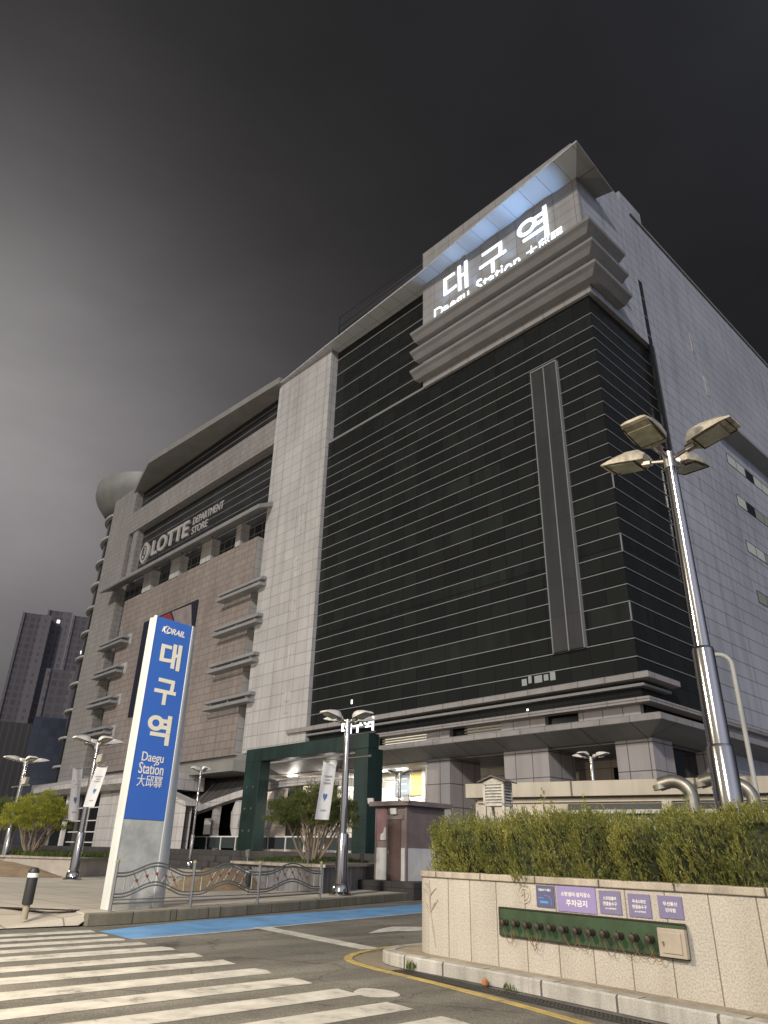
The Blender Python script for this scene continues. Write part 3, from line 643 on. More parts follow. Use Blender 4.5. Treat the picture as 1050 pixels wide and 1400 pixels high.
# upper left glazing
ug = MB(); ug.box(-32.2, -17.4, 0.55, 1.2, 41.2, 53.8); ugo = ug.build('upper_glazing', glass_wall, B)
um = MB()
for z in (43.6, 45.9, 48.2, 50.5, 52.6): um.box(-32.2, -17.55, 0.49, 0.56, z-0.045, z+0.045)
um.build('mullions', mullion, ugo)
MB().box(-32.0, -17.5, -0.12, 0.6, 41.2, 41.42).build('ledge', mullion, B)
# sign wall block
sw = MB(); sw.box(-17.55, 0.38, -0.3, 9.4, 41.15, 58.1); sw.build('sign_wall', stone_sign, B)
MB().box(-6.0, -0.05, 9.0, 13.0, 57.0, 60.3).build('roof_block', stone_side, B)
# side wall
sd = MB(); sd.box(-30, 0.39, 9.42, Y2, 1.5, 57.0); sd.build('side_wall', stone_side, B)
cr = MB(); cr.prism([(0.383, 0.4), (0.395, 0.4), (0.395, 9.4), (0.383, 9.4)], 41.16, 58.0); cr.build('side_cladding', stone_side, B)
sl = MB(); sl.box(0.3, 0.42, 8.75, 9.42, 11.5, 48.5); slo = sl.build('slit_window', glass_dark, B)
s2 = MB()
for z in (42.2, 44.3, 46.4): s2.box(0.3, 0.44, 8.75, 9.36, z-.04, z+.04)
s2.build('mullions', mullion, slo)
MB().box(0.36, 0.47, 9.38, 9.5, 10.0, 41.3).build('corner_trim', strip_mat, B)
MB().box(-31, 0.55, 9.3, Y2+.1, 57.0, 57.25).build('parapet_cap', fascia_mat, B)
# side windows: four rows of strip windows, some panes lit
for zt, h, y0 in ((35.8, 0.95, 21.6), (31.65, 1.0, 21.9), (27.05, 0.95, 21.8), (22.4, 0.95, 21.8), (17.9, 0.95, 22.0)):
    wy = y0
    wf = MB(); wf.box(0.36, 0.40, y0-0.1, y0+22.2, zt-h-0.1, zt+0.1); fo = wf.build('window_band', dark_metal, B)
    kx = 0
    while wy < y0+22:
        wid = 1.95
        lit = [2, 2, 1, 1, 0, 1, 1, 2, 1, 1, 0][(kx + int(zt)) % 11] if zt > 20 else 1
        MB().box(0.395, 0.415, wy+0.06, wy+wid-0.06, zt-h, zt).build('pane', [glass_dark, window_lit, window_dim][lit], fo)
        wy += wid+0.05; kx += 1
# pale flat panels on the side wall
for y, z in ((18.8, 47.0), (20.2, 42.6)):
    MB().box(0.385, 0.43, y-0.35, y+0.35, z-1.1, z+1.1).build('pale_slot', white_tile, B)
MB().sweep([(0.39, 18.8), (0.39, Y2)], [(0, 37.4), (1.3, 37.9), (1.3, 38.2), (0, 38.3)]).build('sunshade', louver_mat, B)
# roof wing over the sign
WZ = 53.75
wing = [(-42.3, -0.75), (-32.6, -1.25), (-17.0, -1.75), (-9.8, -2.35), (2.35, -3.15), (0.39, -0.2), (-17.5, -0.2), (-17.6, 0.7), (-42.3, 0.7)]
ww = MB(); ww.prism(wing, WZ, WZ+0.16); wo_ = ww.build('roof_wing', wing_mat, B)
ws = MB(); ws.prism([(2.35, -3.15), (1.88, 3.2), (0.39, 2.8), (0.39, -0.2)], WZ+0.004, WZ+0.156); ws.build('side_wing', soffit_mat, B)  # darker panels here: the shade under this side put into the colour
# louver fins under the sign, wrapping the corner
fin = [(0.0, 0.62), (0.55, 0.62), (1.05, 0.34), (1.38, 0.06), (1.30, -0.12), (1.0, -0.30), (0.62, -0.62), (0.0, -0.62)]
for zc in (46.98, 44.75, 42.5):
    MB().sweep([(-18.0, -0.31), (0.40, -0.31), (0.40, 3.9)], [(o, zc+z) for o, z in fin]).build('louver_fin', louver_mat, B)
lt = MB()
for zc, xa, xb in ((46.0, -17.4, -1.0), (43.75, -17.4, -1.2)): lt.box(xa, xb, -0.5, -0.31, zc-0.14, zc+0.1)
lt.build('lit_gap_strip', stone_pillar, B)  # pale strips in the fin gaps: the lit wall there put into colour
# roof railing left of the sign wall
rl = MB()
for z in (55.3, 56.5, 57.4, 58.75): rl.tube([(-31.8, 0.3, z), (-16.8, 0.3, z)], 0.05, 6)
for x in (-31.8, -16.8): rl.box(x-.09, x+.09, 0.2, 0.4, 54.2, 58.85)
rl.box(-31.7, -17.0, 0.75, 0.8, 54.2, 58.4)
rl.build('roof_railing', dark_metal, B)
# stone pillar
pl = MB(); pl.box(-42.0, -31.9, -0.45, 2, 10.1, 53.75); pl.build('stone_pillar', stone_pillar, B)
for i in range(6): MB().box(-35.6, -34.8, -0.46, -0.44, 13.0+i*4.63, 15.2+i*4.63).build('pale_slot', white_tile, B)
# left facade: end block, beams, recessed glass
MB().box(-90.2, -81.8, 0, 9, 1.6, 54.6).build('end_block', stone_fine, B)
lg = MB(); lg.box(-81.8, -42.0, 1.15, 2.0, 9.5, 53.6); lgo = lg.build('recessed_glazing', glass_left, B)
lm = MB()
for i in range(40):
    z = 11 + i*1.163
    if z < 53: lm.box(-81.8, -42.0, 1.10, 1.16, z-.035, z+.035)
for i in range(24): lm.box(-81.6+i*1.66-.03, -81.6+i*1.66+.03, 1.11, 1.16, 9.5, 36.5)
lm.build('mullions', mullion, lgo)
MB().box(-81.8, -42.0, 0.0, 1.6, 45.9, 49.6).build('stone_beam', stone_fine, B)
MB().box(-80.5, -78.9, 0.2, 1.3, 37.6, 46.0).build('inner_pier', stone_fine, B)
cn = MB(); cn.sweep([(-83.4, 0.0), (-40.9, 0.0)], [(0, 36.9), (2.2, 35.95), (2.3, 36.15), (2.3, 36.35), (0, 37.5)]); cn.build('sign_ledge', louver_mat, B)
for x0, x1 in ((-73.2, -70.6), (-65.2, -62.6), (-57.1, -54.6), (-49.0, -47.9)):
    MB().box(x0, x1, 0.0, 1.2, 34.0, 37.0).build('stub_column', stone_pillar, B)
ev = MB(); ev.prism([(-84.2, 0.3), (-72.0, -3.0), (-41.4, -1.05), (-41.4, 1.0), (-84.2, 1.0)], 53.62, 54.5); ev.build('roof_eave', fascia_mat, B)
MB().box(-90, -42, 1.0, 9, 54.5, 55.6).build('roof_parapet', fascia_mat, B)
# pink stone panel with corner notches
rb = MB(); rb.box(-78.4, -44.1, 0.0, 1.1, 10.2, 34.1); rb.build('stone_screen', brick_pink, B)
rs = MB(); rs.box(-44.12, -44.085, 0.0, 1.1, 10.2, 34.1)
rs.build('screen_return', stone_pillar, B)
for z in (27.75, 23.7, 19.5, 15.4):
    MB().box(-50.0, -44.08, -0.05, 0.02, z-1.0, z+0.5).build('pale_band', stone_pillar, B)
    MB().box(-78.42, -73.6, -0.05, 0.02, z-0.8, z+0.7).build('pale_band', stone_pillar, B)
for z in (27.6, 23.5, 19.4, 15.4):
    for x0, x1 in ((-49.5, -40.6), (-82.2, -74.2)):
        lo = MB()
        for zz, o_ in ((z+0.35, 1.1), (z-0.35, 1.3)):
            lo.box(x0, x1, -o_, -0.25, zz-0.16, zz+0.16)
        for x in (x0+1.0, (x0+x1)/2, x1-1.0): lo.box(x-.1, x+.1, -0.9, 0.1, z-0.5, z+0.5)
        lo.build('sunshade', louver_mat, B)
# round corner tower with ring slabs and disc roof
TC = (-95.4, 9.0)
tw = MB(); tw.lathe([(7.2, 1.6), (7.2, 57.5)], (TC[0], TC[1], 0), 48); two = tw.build('round_tower', glass_dark, B, smooth=True)
rg = MB()
for i in range(12):
    z = 8.0 + i*4.15; rg.lathe([(7.1, z), (7.75, z), (7.85, z+.1), (7.85, z+.32), (7.1, z+.45)], (TC[0], TC[1], 0), 48)
rg.build('ring_slab', stone_pillar, two)
dr_ = MB(); dr_.lathe([(6.9, 54.6), (8.4, 55.6), (9.9, 57.6), (10.3, 58.6), (10.3, 60.4), (9.9, 60.7), (2, 60.9)], (TC[0], TC[1], 0), 56); dr_.build('disc_roof', fascia_mat, B, smooth=True)
# ground-floor canopies
Apath = [(-34.5, 0), (0.2, 0), (0.2, 3.2)]
MB().sweep(Apath, [(0, 11.2), (0.75, 11.24), (0.75, 11.56), (0.62, 11.64), (0, 11.66)]).build('canopy', canopy_trim, B)
MB().sweep([(-32, 0), (0.0, 0), (0.0, 3.0)], [(0, 10.86), (0.42, 10.86), (0.42, 11.02), (0, 11.02)]).build('canopy_rail', mullion, B)
full = [(-36, 0), (0.05, 0), (0.05, 40)]
MB().sweep(full, [(0, 9.86), (0.8, 9.86), (0.8, 10.14), (0.6, 10.2), (0, 10.2)]).build('canopy', canopy_trim, B)
MB().sweep(full, [(0, 8.5), (1.85, 8.62), (1.85, 8.92), (1.7, 9.02), (0, 9.1)]).build('canopy', canopy_trim, B)
sf = MB(); sf.sweep(full, [(-1.2, 7.98), (0.02, 7.98), (1.82, 8.615), (1.82, 8.60), (0.0, 7.93), (-1.2, 7.93)]); sf.build('canopy_soffit', soffit_mat, B)
MB().box(-44, -0.3, 0.3, 14, 7.86, 7.95).build('ceiling', soffit_mat, B)
cs = MB(); cs.box(-36, -0.2, 0.35, 0.6, 9.0, 10.0); cs.box(-0.3, -0.1, 0.5, 40, 9.0, 10.0); cs.build('clerestory', glass_dark, B)
for x0, x1 in ((-22.4, -17.4), (-13.8, -10.4)):
    lv = MB()
    for i in range(5): lv.box(x0, x1, 0.02, 0.34, 9.08+i*0.19, 9.17+i*0.19)
    lo_ = lv.build('louver_grille', concrete, B)
    MB().box(x0, x1, 0.342, 0.346, 9.03, 9.98).build('lit_backing', [clere_lit, clere_dim][x0 > -20], lo_)
for x0, x1 in ((-4.4, -0.2), (-10.5, -6.9), (-17.5, -15.2), (-26, -23)):
    MB().box(x0, x1, -0.02, 0.4, 9.02, 9.95).build('stone_block', stone_pier, B)
for x0, x1, d in ((-2.1, 0.25, 2.4), (-10.4, -6.85, 3.0), (-17.5, -15.25, 3.4), (-28.6, -27.65, 2.1)):
    MB().box(x0, x1, 0.0, d, 1.5, 7.98).build('column', stone_pier, B)
for y0, y1 in ((7.0, 9.0), (15, 17), (23, 25)):
    MB().box(-1.2, 0.3, y0, y1, 1.5, 7.98).build('column', stone_pier, B)
# inner walls of the ground floor
iw = MB(); iw.box(-27.6, -0.9, 6.0, 6.4, 1.5, 7.9); iw.box(-44, -27.6, 2.2, 2.6, 1.5, 7.855); iw.build('inner_wall', stone_beige, B)
for x0, x1, z0, z1 in ((-15.6, -11.6, 3.6, 7.0), (-5.8, -2.4, 2.2, 7.2), (-37.4, -35.2, 2, 7.4), (-43, -41, 2, 7.0), (-30.6, -28.6, 5.6, 7.5)):
    yw = 5.94 if x0 > -28 else 2.14
    MB().box(x0, x1, yw, yw+.08, z0, z1).build('dark_window', glass_dark, B)
MB().box(-1.0, -0.5, 2.4, 40, 1.5, 7.9).build('side_glazing', glass_dark, B)
MB().box(-27.9, -27.5, 2.5, 6.0, 1.5, 7.86).build('bay_wall', white_tile, B); MB().box(-21.3, -20.9, 3.4, 6.0, 1.5, 7.86).build('bay_wall', white_tile, B)
bw_ = MB(); bw_.box(-27.5, -21.3, 4.6, 4.9, 1.5, 7.86); bw_.build('bay_back_wall', tile('white_glazed_tiles', (0.72, 0.68, 0.60), (0.68, 0.64, 0.57), (0.4, 0.36, 0.32), 0.8, 0.4, 0.02, 0.5, 0.4), B)
MB().box(-27.4, -25.6, 4.54, 4.6, 6.7, 7.35).build('bay_panel', mat('bay_panel_grey', (0.25, 0.25, 0.25), 0.5), B)
bl_ = MB(); bl_.box(-26.8, -22.0, 2.3, 2.6, 7.72, 7.80); bl_.build('bay_ceiling_lamp', bay_lamp, B)
lamp('bay_light', 'AREA', (OX-24.4, OY+2.45, 7.68), 1300, (1.0, 0.94, 0.80), shape='RECTANGLE', size=4.8, size_y=0.3)
lamp('bay_spill_fill', 'POINT', (OX-19.6, OY+3.0, 7.4), 90, (1.0, 0.94, 0.80), shadow_soft_size=0.2)  # added fill without a fixture, brightens the space beside the lit bay
for x in (-40.5, -35.0, -29.5):
    MB().box(x-.5, x+.5, 0.5, 0.9, 7.74, 7.84).build('ceiling_lamp', bay_lamp, B)
    lamp('entrance_light', 'POINT', (OX+x, OY+0.5, 7.2), 230, (1.0, 0.93, 0.82), shadow_soft_size=0.3)
# lit windows behind the dark glass
for x0, x1, z0, z1, m in ((-8.55, -8.15, 12.1, 12.55, window_lit), (-8.0, -7.75, 12.2, 12.75, window_lit), (-7.5, -6.9, 12.15, 12.62, window_lit), (-6.75, -6.4, 12.2, 12.6, window_lit), (-6.25, -5.85, 12.15, 12.75, window_lit),
                       (-26.4, -26.2, 13.05, 13.4, point_lit), (-8.3, -8.15, 10.42, 10.55, point_lit)):
    MB().box(x0, x1, -0.02, 0.01, z0, z1).build('lit_window', m, B)
# podium platform and steps
pf = MB(); pf.box(-130, 1.5, -8.2, 0.5, -0.1, 1.6); pf.box(-130, -6, -8.9, -8.2, -0.1, 1.2); pf.box(-130, -6, -9.6, -8.9, -0.1, 0.8); pf.box(-130, -6, -10.3, -9.6, -0.1, 0.45)
pf.build('platform_steps', granite_dark, B)
cs2 = MB(); cs2.box(-90, -38.6, -3.4, 0.4, 8.1, 9.05); cs2.box(-89, -39.5, 0.4, 1.2, 9.0, 10.2); cs2.build('lower_canopy', fascia_mat, B)
MB().box(-90, -42.0, 0.5, 1.0, 1.6, 8.2).build('lower_glazing', glass_dark, B)

# store sign letters
lsg = thing('store_sign', 'large pale raised department store lettering with a leaf emblem above the ledge', 'sign', (OX, OY, 0))
b1 = MB(); text(b1, 'LOTTE', (-69.6, -1.0, 38.45), (1, 0, 0), (0, 0, 1), 10.2, 2.35, 0.22, 0.02); b1.build('lettering', letter_grey, lsg)
b2 = MB(); text(b2, 'DEPARTMENT', (-58.5, -1.0, 39.75), (1, 0, 0), (0, 0, 1), 7.4, 1.05, 0.1, 0.0); text(b2, 'STORE', (-58.5, -1.0, 38.35), (1, 0, 0), (0, 0, 1), 3.9, 1.05, 0.1, 0.0); b2.build('small_lettering', letter_grey, lsg)
b3 = MB()
lf = []
for i in range(13):
    a = i/12; lf.append((-71.9 + 1.35*math.sin(a*math.pi)**0.8, -1.2, 37.9 + 3.4*a))
for i in range(1, 12):
    a = 1-i/12; lf.append((-71.9 - 1.35*math.sin(a*math.pi)**0.8, -1.2, 37.9 + 3.4*a))
b3.extr(lf, (0, 0.3, 0))
b3.m = 1
b3.tube([(-71.9+.6*math.sin(a*2*math.pi), -1.24, 39.6+1.05*math.cos(a*2*math.pi)) for a in [i/20 for i in range(21)]], 0.07, 5, cap=False)
b3.tube([(-72.0, -1.24, 40.3), (-72.1, -1.24, 39.3), (-71.5, -1.24, 39.1)], 0.09, 5)
b3.build('emblem', [letter_grey, dark_metal], lsg)
bs = MB()
for x in (-68, -64, -60.5, -56, -53): bs.box(x-.06, x+.06, -1.0, -0.9, 36.3, 38.5)
bs.box(-70, -51, -0.98, -0.9, 38.0, 38.12); bs.build('support_frame', dark_metal, lsg)
# advertising banner on the pink stone
ad = thing('advertising_banner', 'tall navy advertising banner with red and cream shapes hung on the pink stone', 'banner', (OX, OY, 0))
MB().box(-70.2, -55.9, -0.16, -0.06, 16.6, 29.2).build('sheet', mat('banner_navy', (0.012, 0.013, 0.026), 0.5), ad)
a1 = MB(); a1.extr([(-65.2, -0.17, 29.0), (-62.8, -0.17, 29.0), (-60.2, -0.17, 26.1), (-61.4, -0.17, 23.4), (-63.1, -0.17, 25.9)], (0, -0.01, 0)); a1.build('red_print', mat('banner_red', (0.22, 0.035, 0.04), 0.5), ad)
a1 = MB(); a1.extr([(-62.4, -0.17, 29.0), (-57.4, -0.17, 28.9), (-56.4, -0.17, 25.4), (-57.2, -0.17, 20.4), (-59.2, -0.17, 22.9), (-60.0, -0.17, 26.1)], (0, -0.008, 0)); a1.build('cream_print', mat('banner_cream', (0.22, 0.19, 0.18), 0.5, var=0.5, scale=0.8), ad)
a1 = MB(); a1.extr([(-68.8, -0.17, 17.2), (-68.0, -0.17, 17.5), (-66.2, -0.17, 22.4), (-66.3, -0.17, 25.4), (-67.3, -0.17, 22.9)], (0, -0.008, 0)); a1.build('dim_print', mat('banner_grey', (0.06, 0.06, 0.075), 0.5, var=0.5, scale=0.8), ad)
# rooftop sign
rsn = thing('rooftop_sign', 'glowing white station name letters high on the wall under the roof wing', 'sign', (OX, OY, 0))
y0 = -0.72
for ch, x0, x1, z0, z1 in (('대', -14.6, -11.55, 49.55, 52.85), ('구', -10.15, -7.05, 49.25, 52.25), ('역', -5.75, -2.55, 49.3, 52.85)):
    m = MB(); text(m, ch, (x0, y0+.3, z0), (1, 0, 0), (0, 0, 1), x1-x0, z1-z0, 0.08, 0.008); m.build('letter', sign_glow, rsn)
m = MB(); text(m, 'Daegu', (-15.9, y0+.3, 47.7), (1, 0, 0), (0, 0, 1), 4.4, 1.75, 0.06, 0.006); m.build('small_lettering', sign_glow, rsn)
m = MB(); text(m, 'Station', (-10.6, y0+.3, 48.05), (1, 0, 0), (0, 0, 1), 4.95, 1.45, 0.06, 0.006); m.build('small_lettering', sign_glow, rsn)
m = MB(); text(m, '大邱驛', (-5.0, y0+.3, 48.0), (1, 0, 0), (0, 0, 1), 3.7, 1.35, 0.06, 0.0); m.build('small_lettering', sign_glow, rsn)
# floodlights that wash the wing soffit from behind the top fin
for x, pw_ in ((-14.6, 620), (-10.6, 850), (-6.9, 1050), (-3.4, 1350)):
    fl = thing('floodlight', 'small floodlight behind the top fin aimed up at the roof wing', 'floodlight', (OX+x, OY-0.72, 47.62), group='floodlights under the roof wing')
    f_ = MB(); f_.box(-.14, .14, -.1, .1, 0, .16); f_.build('housing', dark_metal, fl)
    f_ = MB(); f_.box(-.11, .11, -.08, .08, .162, .17); f_.build('lens', sign_glow, fl)
    s_ = lamp('wing_spot', 'SPOT', (OX+x, OY-0.74, 47.84), pw_, (0.32, 0.56, 1.0), spot_size=R(64), spot_blend=0.6, shadow_soft_size=0.1)
    aim(s_, (0.0, -0.17, 1))
# ------------------------------------------------------------------ green gate with lit name
gt = thing('entrance_gate', 'tall dark green portal frame in front of the station entrance', 'gate', (OX, OY, 0))
MB().box(-32.5, -30.35, -6.0, -5.0, 1.6, 8.15).build('leg', green_mat, gt, bevel=0.03)
MB().box(-18.75, -17.35, -6.0, -4.6, 1.6, 8.15).build('leg', green_mat, gt, bevel=0.03)
MB().box(-32.5, -17.35, -6.0, -5.0, 8.152, 9.15).build('beam', green_mat, gt, bevel=0.03)
bo = MB()
for x in (-31.9, -31.0):
    for z in (3.0, 4.6, 6.2): bo.tube([(x, -6.06, z), (x, -5.98, z)], 0.09, 8)
bo.build('bolt', steel_dull, gt)
gs = thing('lit_station_sign', 'small glowing white station name standing on the green gate', 'sign', (OX, OY, 0))
for ch, x0, x1 in (('대', -20.35, -19.3), ('구', -19.15, -18.1), ('역', -17.95, -16.95)):
    m = MB(); text(m, ch, (x0, -5.9, 9.28), (1, 0, 0), (0, 0, 1), x1-x0, 0.95, 0.08, 0.01); m.build('letter', gate_glow, gs)
m = MB(); m.box(-20.4, -16.9, -5.8, -5.72, 9.15, 9.27); m.build('rail', dark_metal, gs)
# lit wall posters in the bay
ps = thing('wall_poster', 'framed notice board, dark left half and yellow right half, in the lit bay', 'poster', (OX, OY, 0))
MB().box(-25.55, -21.85, 4.5, 4.59, 5.95, 8.0-.25).build('frame', steel_dull, ps)
MB().box(-25.45, -23.75, 4.47, 4.5, 6.05, 7.65).build('dark_panel', mat('poster_slate', (0.07, 0.09, 0.12), 0.5), ps)
yp_ = MB().box(-23.65, -21.95, 4.47, 4.5, 6.05, 7.65).build('yellow_panel', mat('poster_yellow', (0.62, 0.36, 0.06), 0.5), ps)
em = MB(); em.tube([(-22.8+.5*math.cos(a), 4.46, 6.95+.2*math.sin(a)) for a in [i*math.pi/10 for i in range(21)]], .03, 5, cap=False)
for x in (-23.0, -22.8, -22.6): em.box(x-.03, x+.03, 4.45, 4.47, 6.85, 7.05)
em.build('emblem', dark_metal, yp_)
em = MB()
for z in (6.35, 6.9, 7.3): em.box(-25.2, -24.1, 4.45, 4.47, z-.03, z+.03)
em.build('printed_lines', letter_grey, ps)

# ------------------------------------------------------------------ white concourse hall with oval openings
H = thing('concourse_hall', 'low white concourse hall with curved roof, oval windows and dark glazing', 'building', (OX, OY, 0))
rf = MB(); rf.sweep([(-75.5, -7.2), (-66, -8.0), (-57, -8.1), (-50, -7.7), (-46.2, -7.4)], [(0, 6.75), (0.7, 7.2), (0.7, 7.75), (0, 8.15), (-6, 8.3), (-6, 6.75)]); rf.build('roof', white_tile, H)
fw = MB()
# wall with an oval hole
cx_, cz_, rx_, rz_ = -47.6, 4.1, 5.5, 2.35
ring = [(cx_+rx_*math.cos(a), cz_+rz_*math.sin(a)) for a in [2*math.pi*i/40 for i in range(40)]]
outer = []
for a in [2*math.pi*i/40 for i in range(40)]:
    c_, s_ = math.cos(a), math.sin(a); t = min(8.0/abs(c_) if abs(c_) > 1e-6 else 9e9, (2.65/abs(s_) if abs(s_) > 1e-6 else 9e9)); xo = cx_+t*c_; outer.append((xo, min(cz_+t*s_, 6.75 if xo < -47 else 6.75-1.75*(xo+47)/7.4)))
for yy in (-7.0, -6.4):
    fw.add([(x, yy, z) for x, z in ring+outer], [(i, (i+1) % 40, 40+(i+1) % 40, 40+i) for i in range(40)])
fw.add([(x, -7.0, z) for x, z in ring] + [(x, -6.4, z) for x, z in ring], [(i, (i+1) % 40, 40+(i+1) % 40, 40+i) for i in range(40)])
fw.build('oval_wall', white_tile, H)
ce = MB(); ce.add([(x, y, z+dz) for x, z in ((-47.5, 6.78), (-44, 6.06), (-39.3, 4.98)) for y in (-7.3, -5.8) for dz in (0, .32)],
       [(0, 4, 5, 1), (4, 8, 9, 5), (2, 3, 7, 6), (6, 7, 11, 10), (1, 5, 7, 3), (5, 9, 11, 7), (0, 2, 6, 4), (4, 6, 10, 8), (8, 10, 11, 9), (0, 1, 3, 2)])
ce.build('sloping_coping', white_tile, H)
MB().box(-57.7, -55.45, -7.05, -6.3, 1.6, 6.76).build('column', white_tile, H)
MB().box(-66.9, -66.45, -7.0, -6.6, 1.6, 6.76).build('column', white_metal, H)
hg = MB(); hg.box(-72, -46.5, -6.2, -6.0, 1.6, 6.76); hg.box(-46.5, -40, -6.2, -6.0, 1.6, 4.9); hgo = hg.build('glazing', glass_dark, H)
hm = MB()
for z in (2.0, 3.0, 4.1, 5.4): hm.box(-66.9, -40 if z < 5 else -46.5, -6.28, -6.2, z-.05, z+.05)
for x in (-62, -52, -47, -43): hm.box(x-.04, x+.04, -6.27, -6.2, 1.6, 6.7 if x < -46 else 4.85)
hm.build('mullions', white_metal, hgo)
# rising arch band and sheet roof toward the gate
AR = [(-46.5, 4.95), (-44.0, 5.3), (-41.0, 5.78), (-38.0, 6.22), (-34.5, 6.66), (-31.0, 6.92), (-27.5, 6.98), (-23.4, 6.75), (-20.5, 6.4)]
ab = MB()
for i in range(len(AR)-1):
    (xa, za), (xb, zb) = AR[i], AR[i+1]
    ab.add([(xa, -3.4, za-.55), (xb, -3.4, zb-.55), (xb, -3.4, zb), (xa, -3.4, za), (xa, -2.6, za-.55), (xb, -2.6, zb-.55), (xb, -2.6, zb), (xa, -2.6, za)],
           [(0, 1, 2, 3), (7, 6, 5, 4), (3, 2, 6, 7), (0, 4, 5, 1)])
ab.build('arch_band', white_tile, H)
sr = MB()
for i in range(len(AR)-1):
    (xa, za), (xb, zb) = AR[i], AR[i+1]
    zb_ = lambda x, z: 8.12 if x < -39 else max(z+.12, 8.12 - (x+39)*(8.12-z-.12)/5.0)
    sr.quad((xa, -2.6, za+.02), (xb, -2.6, zb+.02), (xb, 0.3, zb_(xb, zb)), (xa, 0.3, zb_(xa, za)))
sr.quad((-60, -6.0, 7.9), (-47.2, -5.8, 6.9), (-46.4, -2.6, 5.0), (-46.8, 0.3, 8.12)); sr.quad((-47.2, -5.8, 6.9), (-39.3, -5.8, 5.2), (-46.4, -2.6, 5.0)); sr.build('sheet_roof', glass_roof, H)
for pts in ([(-37.3, 5.6, 1.6), (-37.9, 4.6, 1.5), (-38.0, 3.4, 1.15), (-37.2, 1.6, .9)], [(-32.0, 6.3, 1.2), (-33.0, 4.8, 1.1), (-33.7, 3.2, .9), (-34.2, 1.6, .7)], [(-41.6, 5.2, .5), (-41.7, 3.4, .5), (-41.5, 1.6, .5)]):
    lc = MB(); n_ = len(pts)
    q = [(x-w/2, -3.0, z) for x, z, w in pts] + [(x+w/2, -3.0, z) for x, z, w in reversed(pts)]
    lc.extr(q, (0, 0.6, 0)); lc.build('leaning_column', white_tile, H)
rc = MB(); rc.box(-46.5, -20, -3.35, -3.3, 1.75, 2.6); rco = rc.build('glass_railing', mat('railing_glass', (0.05, 0.06, 0.06), 0.1, var=0.1), H)
rm = MB(); rm.box(-46.5, -20, -3.4, -3.28, 2.6, 2.7)
for i in range(12): rm.box(-46.5+i*2.4-.05, -46.5+i*2.4+.05, -3.4, -3.28, 1.6, 2.6)
rm.build('rail_post', white_metal, rco)
ib = MB(); ib.box(-45.5, -43.5, -1.6, -1.5, 2.9, 4.3); ib.build('lit_notice', emit('dim_notice', (0.8, 0.72, 0.55), 0.10), H)
ib = MB(); ib.box(-41.0, -38.6, -0.6, -0.5, 2.6, 4.0); ib.build('shop_window', emit('shop_glow', (0.9, 0.7, 0.4), 0.10), H)

# ------------------------------------------------------------------ vent structure behind the hedge, with shelter, ducts, poles
V = thing('vent_building', 'low pale concrete ventilation block with louvered openings behind the hedge', 'building', (-14.7, 17.1, 0), R(15.8))
MB().box(0, 26, 0, 5, 3.14, 3.52).build('parapet', tile('parapet_panels', (0.50, 0.45, 0.37), (0.47, 0.425, 0.35), (0.15, 0.13, 0.11), 3.2, 10, 0.03, 0.0, 0.7, stain=0.2, stain_scale=0.6), V)
MB().box(0.2, 26, 0.3, 5, 0, 3.138).build('wall', concrete, V)
for i in range(6):
    x0 = 3.0 + i*2.75
    fo = MB().box(x0, x0+2.5, 0.2, 0.3, 1.2, 2.95).build('louver_opening', dark_metal, V)
    lv = MB()
    for j in range(8): lv.extr([(x0, 0.1, 1.3+j*.2), (x0+2.5, 0.1, 1.3+j*.2), (x0+2.5, 0.2, 1.38+j*.2), (x0, 0.2, 1.38+j*.2)], (0, 0.01, 0.03))
    lv.build('louvers', wood_white, fo)
    MB().box(x0+2.5, x0+2.75, 0.1, 0.3, 1.2, 3.0).build('post', concrete, V)
bm_ = MB(); bm_.box(0.3, 26, 0.22, 0.3, 3.0, 3.1); bm_.build('fascia', concrete, V)
ms = thing('instrument_shelter', 'small white louvered wooden weather shelter on legs above the hedge', 'weather shelter', (-12.1, 15.35, 1.66), R(12)); ms.scale = (.78, .78, .78)
hz0 = 1.45
bx = MB()
for x in (-.33, .33):
    for y in (-.28, .28): bx.box(x-.04, x+.04, y-.04, y+.04, 0, hz0+.62)
bx.box(-.37, .37, -.32, .32, hz0-.06, hz0+.02); bx.box(-.37, .37, -.32, .32, hz0+.58, hz0+.66)
bx.build('frame', wood_white, ms)
lv = MB()
for j in range(6):
    z = hz0+.04+j*.09
    lv.extr([(-.3, -.33, z), (.3, -.33, z), (.3, -.26, z+.08), (-.3, -.26, z+.08)], (0, 0.012, 0.012))
    lv.extr([(.38, -.25, z), (.38, .25, z), (.31, .25, z+.08), (.31, -.25, z+.08)], (-0.012, 0, 0.012))
    lv.extr([(-.38, -.25, z), (-.38, .25, z), (-.31, .25, z+.08), (-.31, -.25, z+.08)], (0.012, 0, 0.012))
lv.box(-.29, .29, -.24, .24, hz0+.03, hz0+.56)
lv.build('louvers', wood_white, ms)
rf = MB(); rf.extr([(-.5, -.46, hz0+.64), (0, -.46, hz0+.82), (.5, -.46, hz0+.64), (.5, -.46, hz0+.67), (0, -.46, hz0+.855), (-.5, -.46, hz0+.67)], (0, .92, 0)); rf.build('roof', mat('shelter_roof', (0.13, 0.12, 0.11), 0.7, var=0.3, scale=8), ms)
gb = MB(); gb.extr([(-.36, -.33, hz0+.66), (.36, -.33, hz0+.66), (0, -.33, hz0+.80)], (0, .66, 0)); gb.build('gable', wood_white, ms)
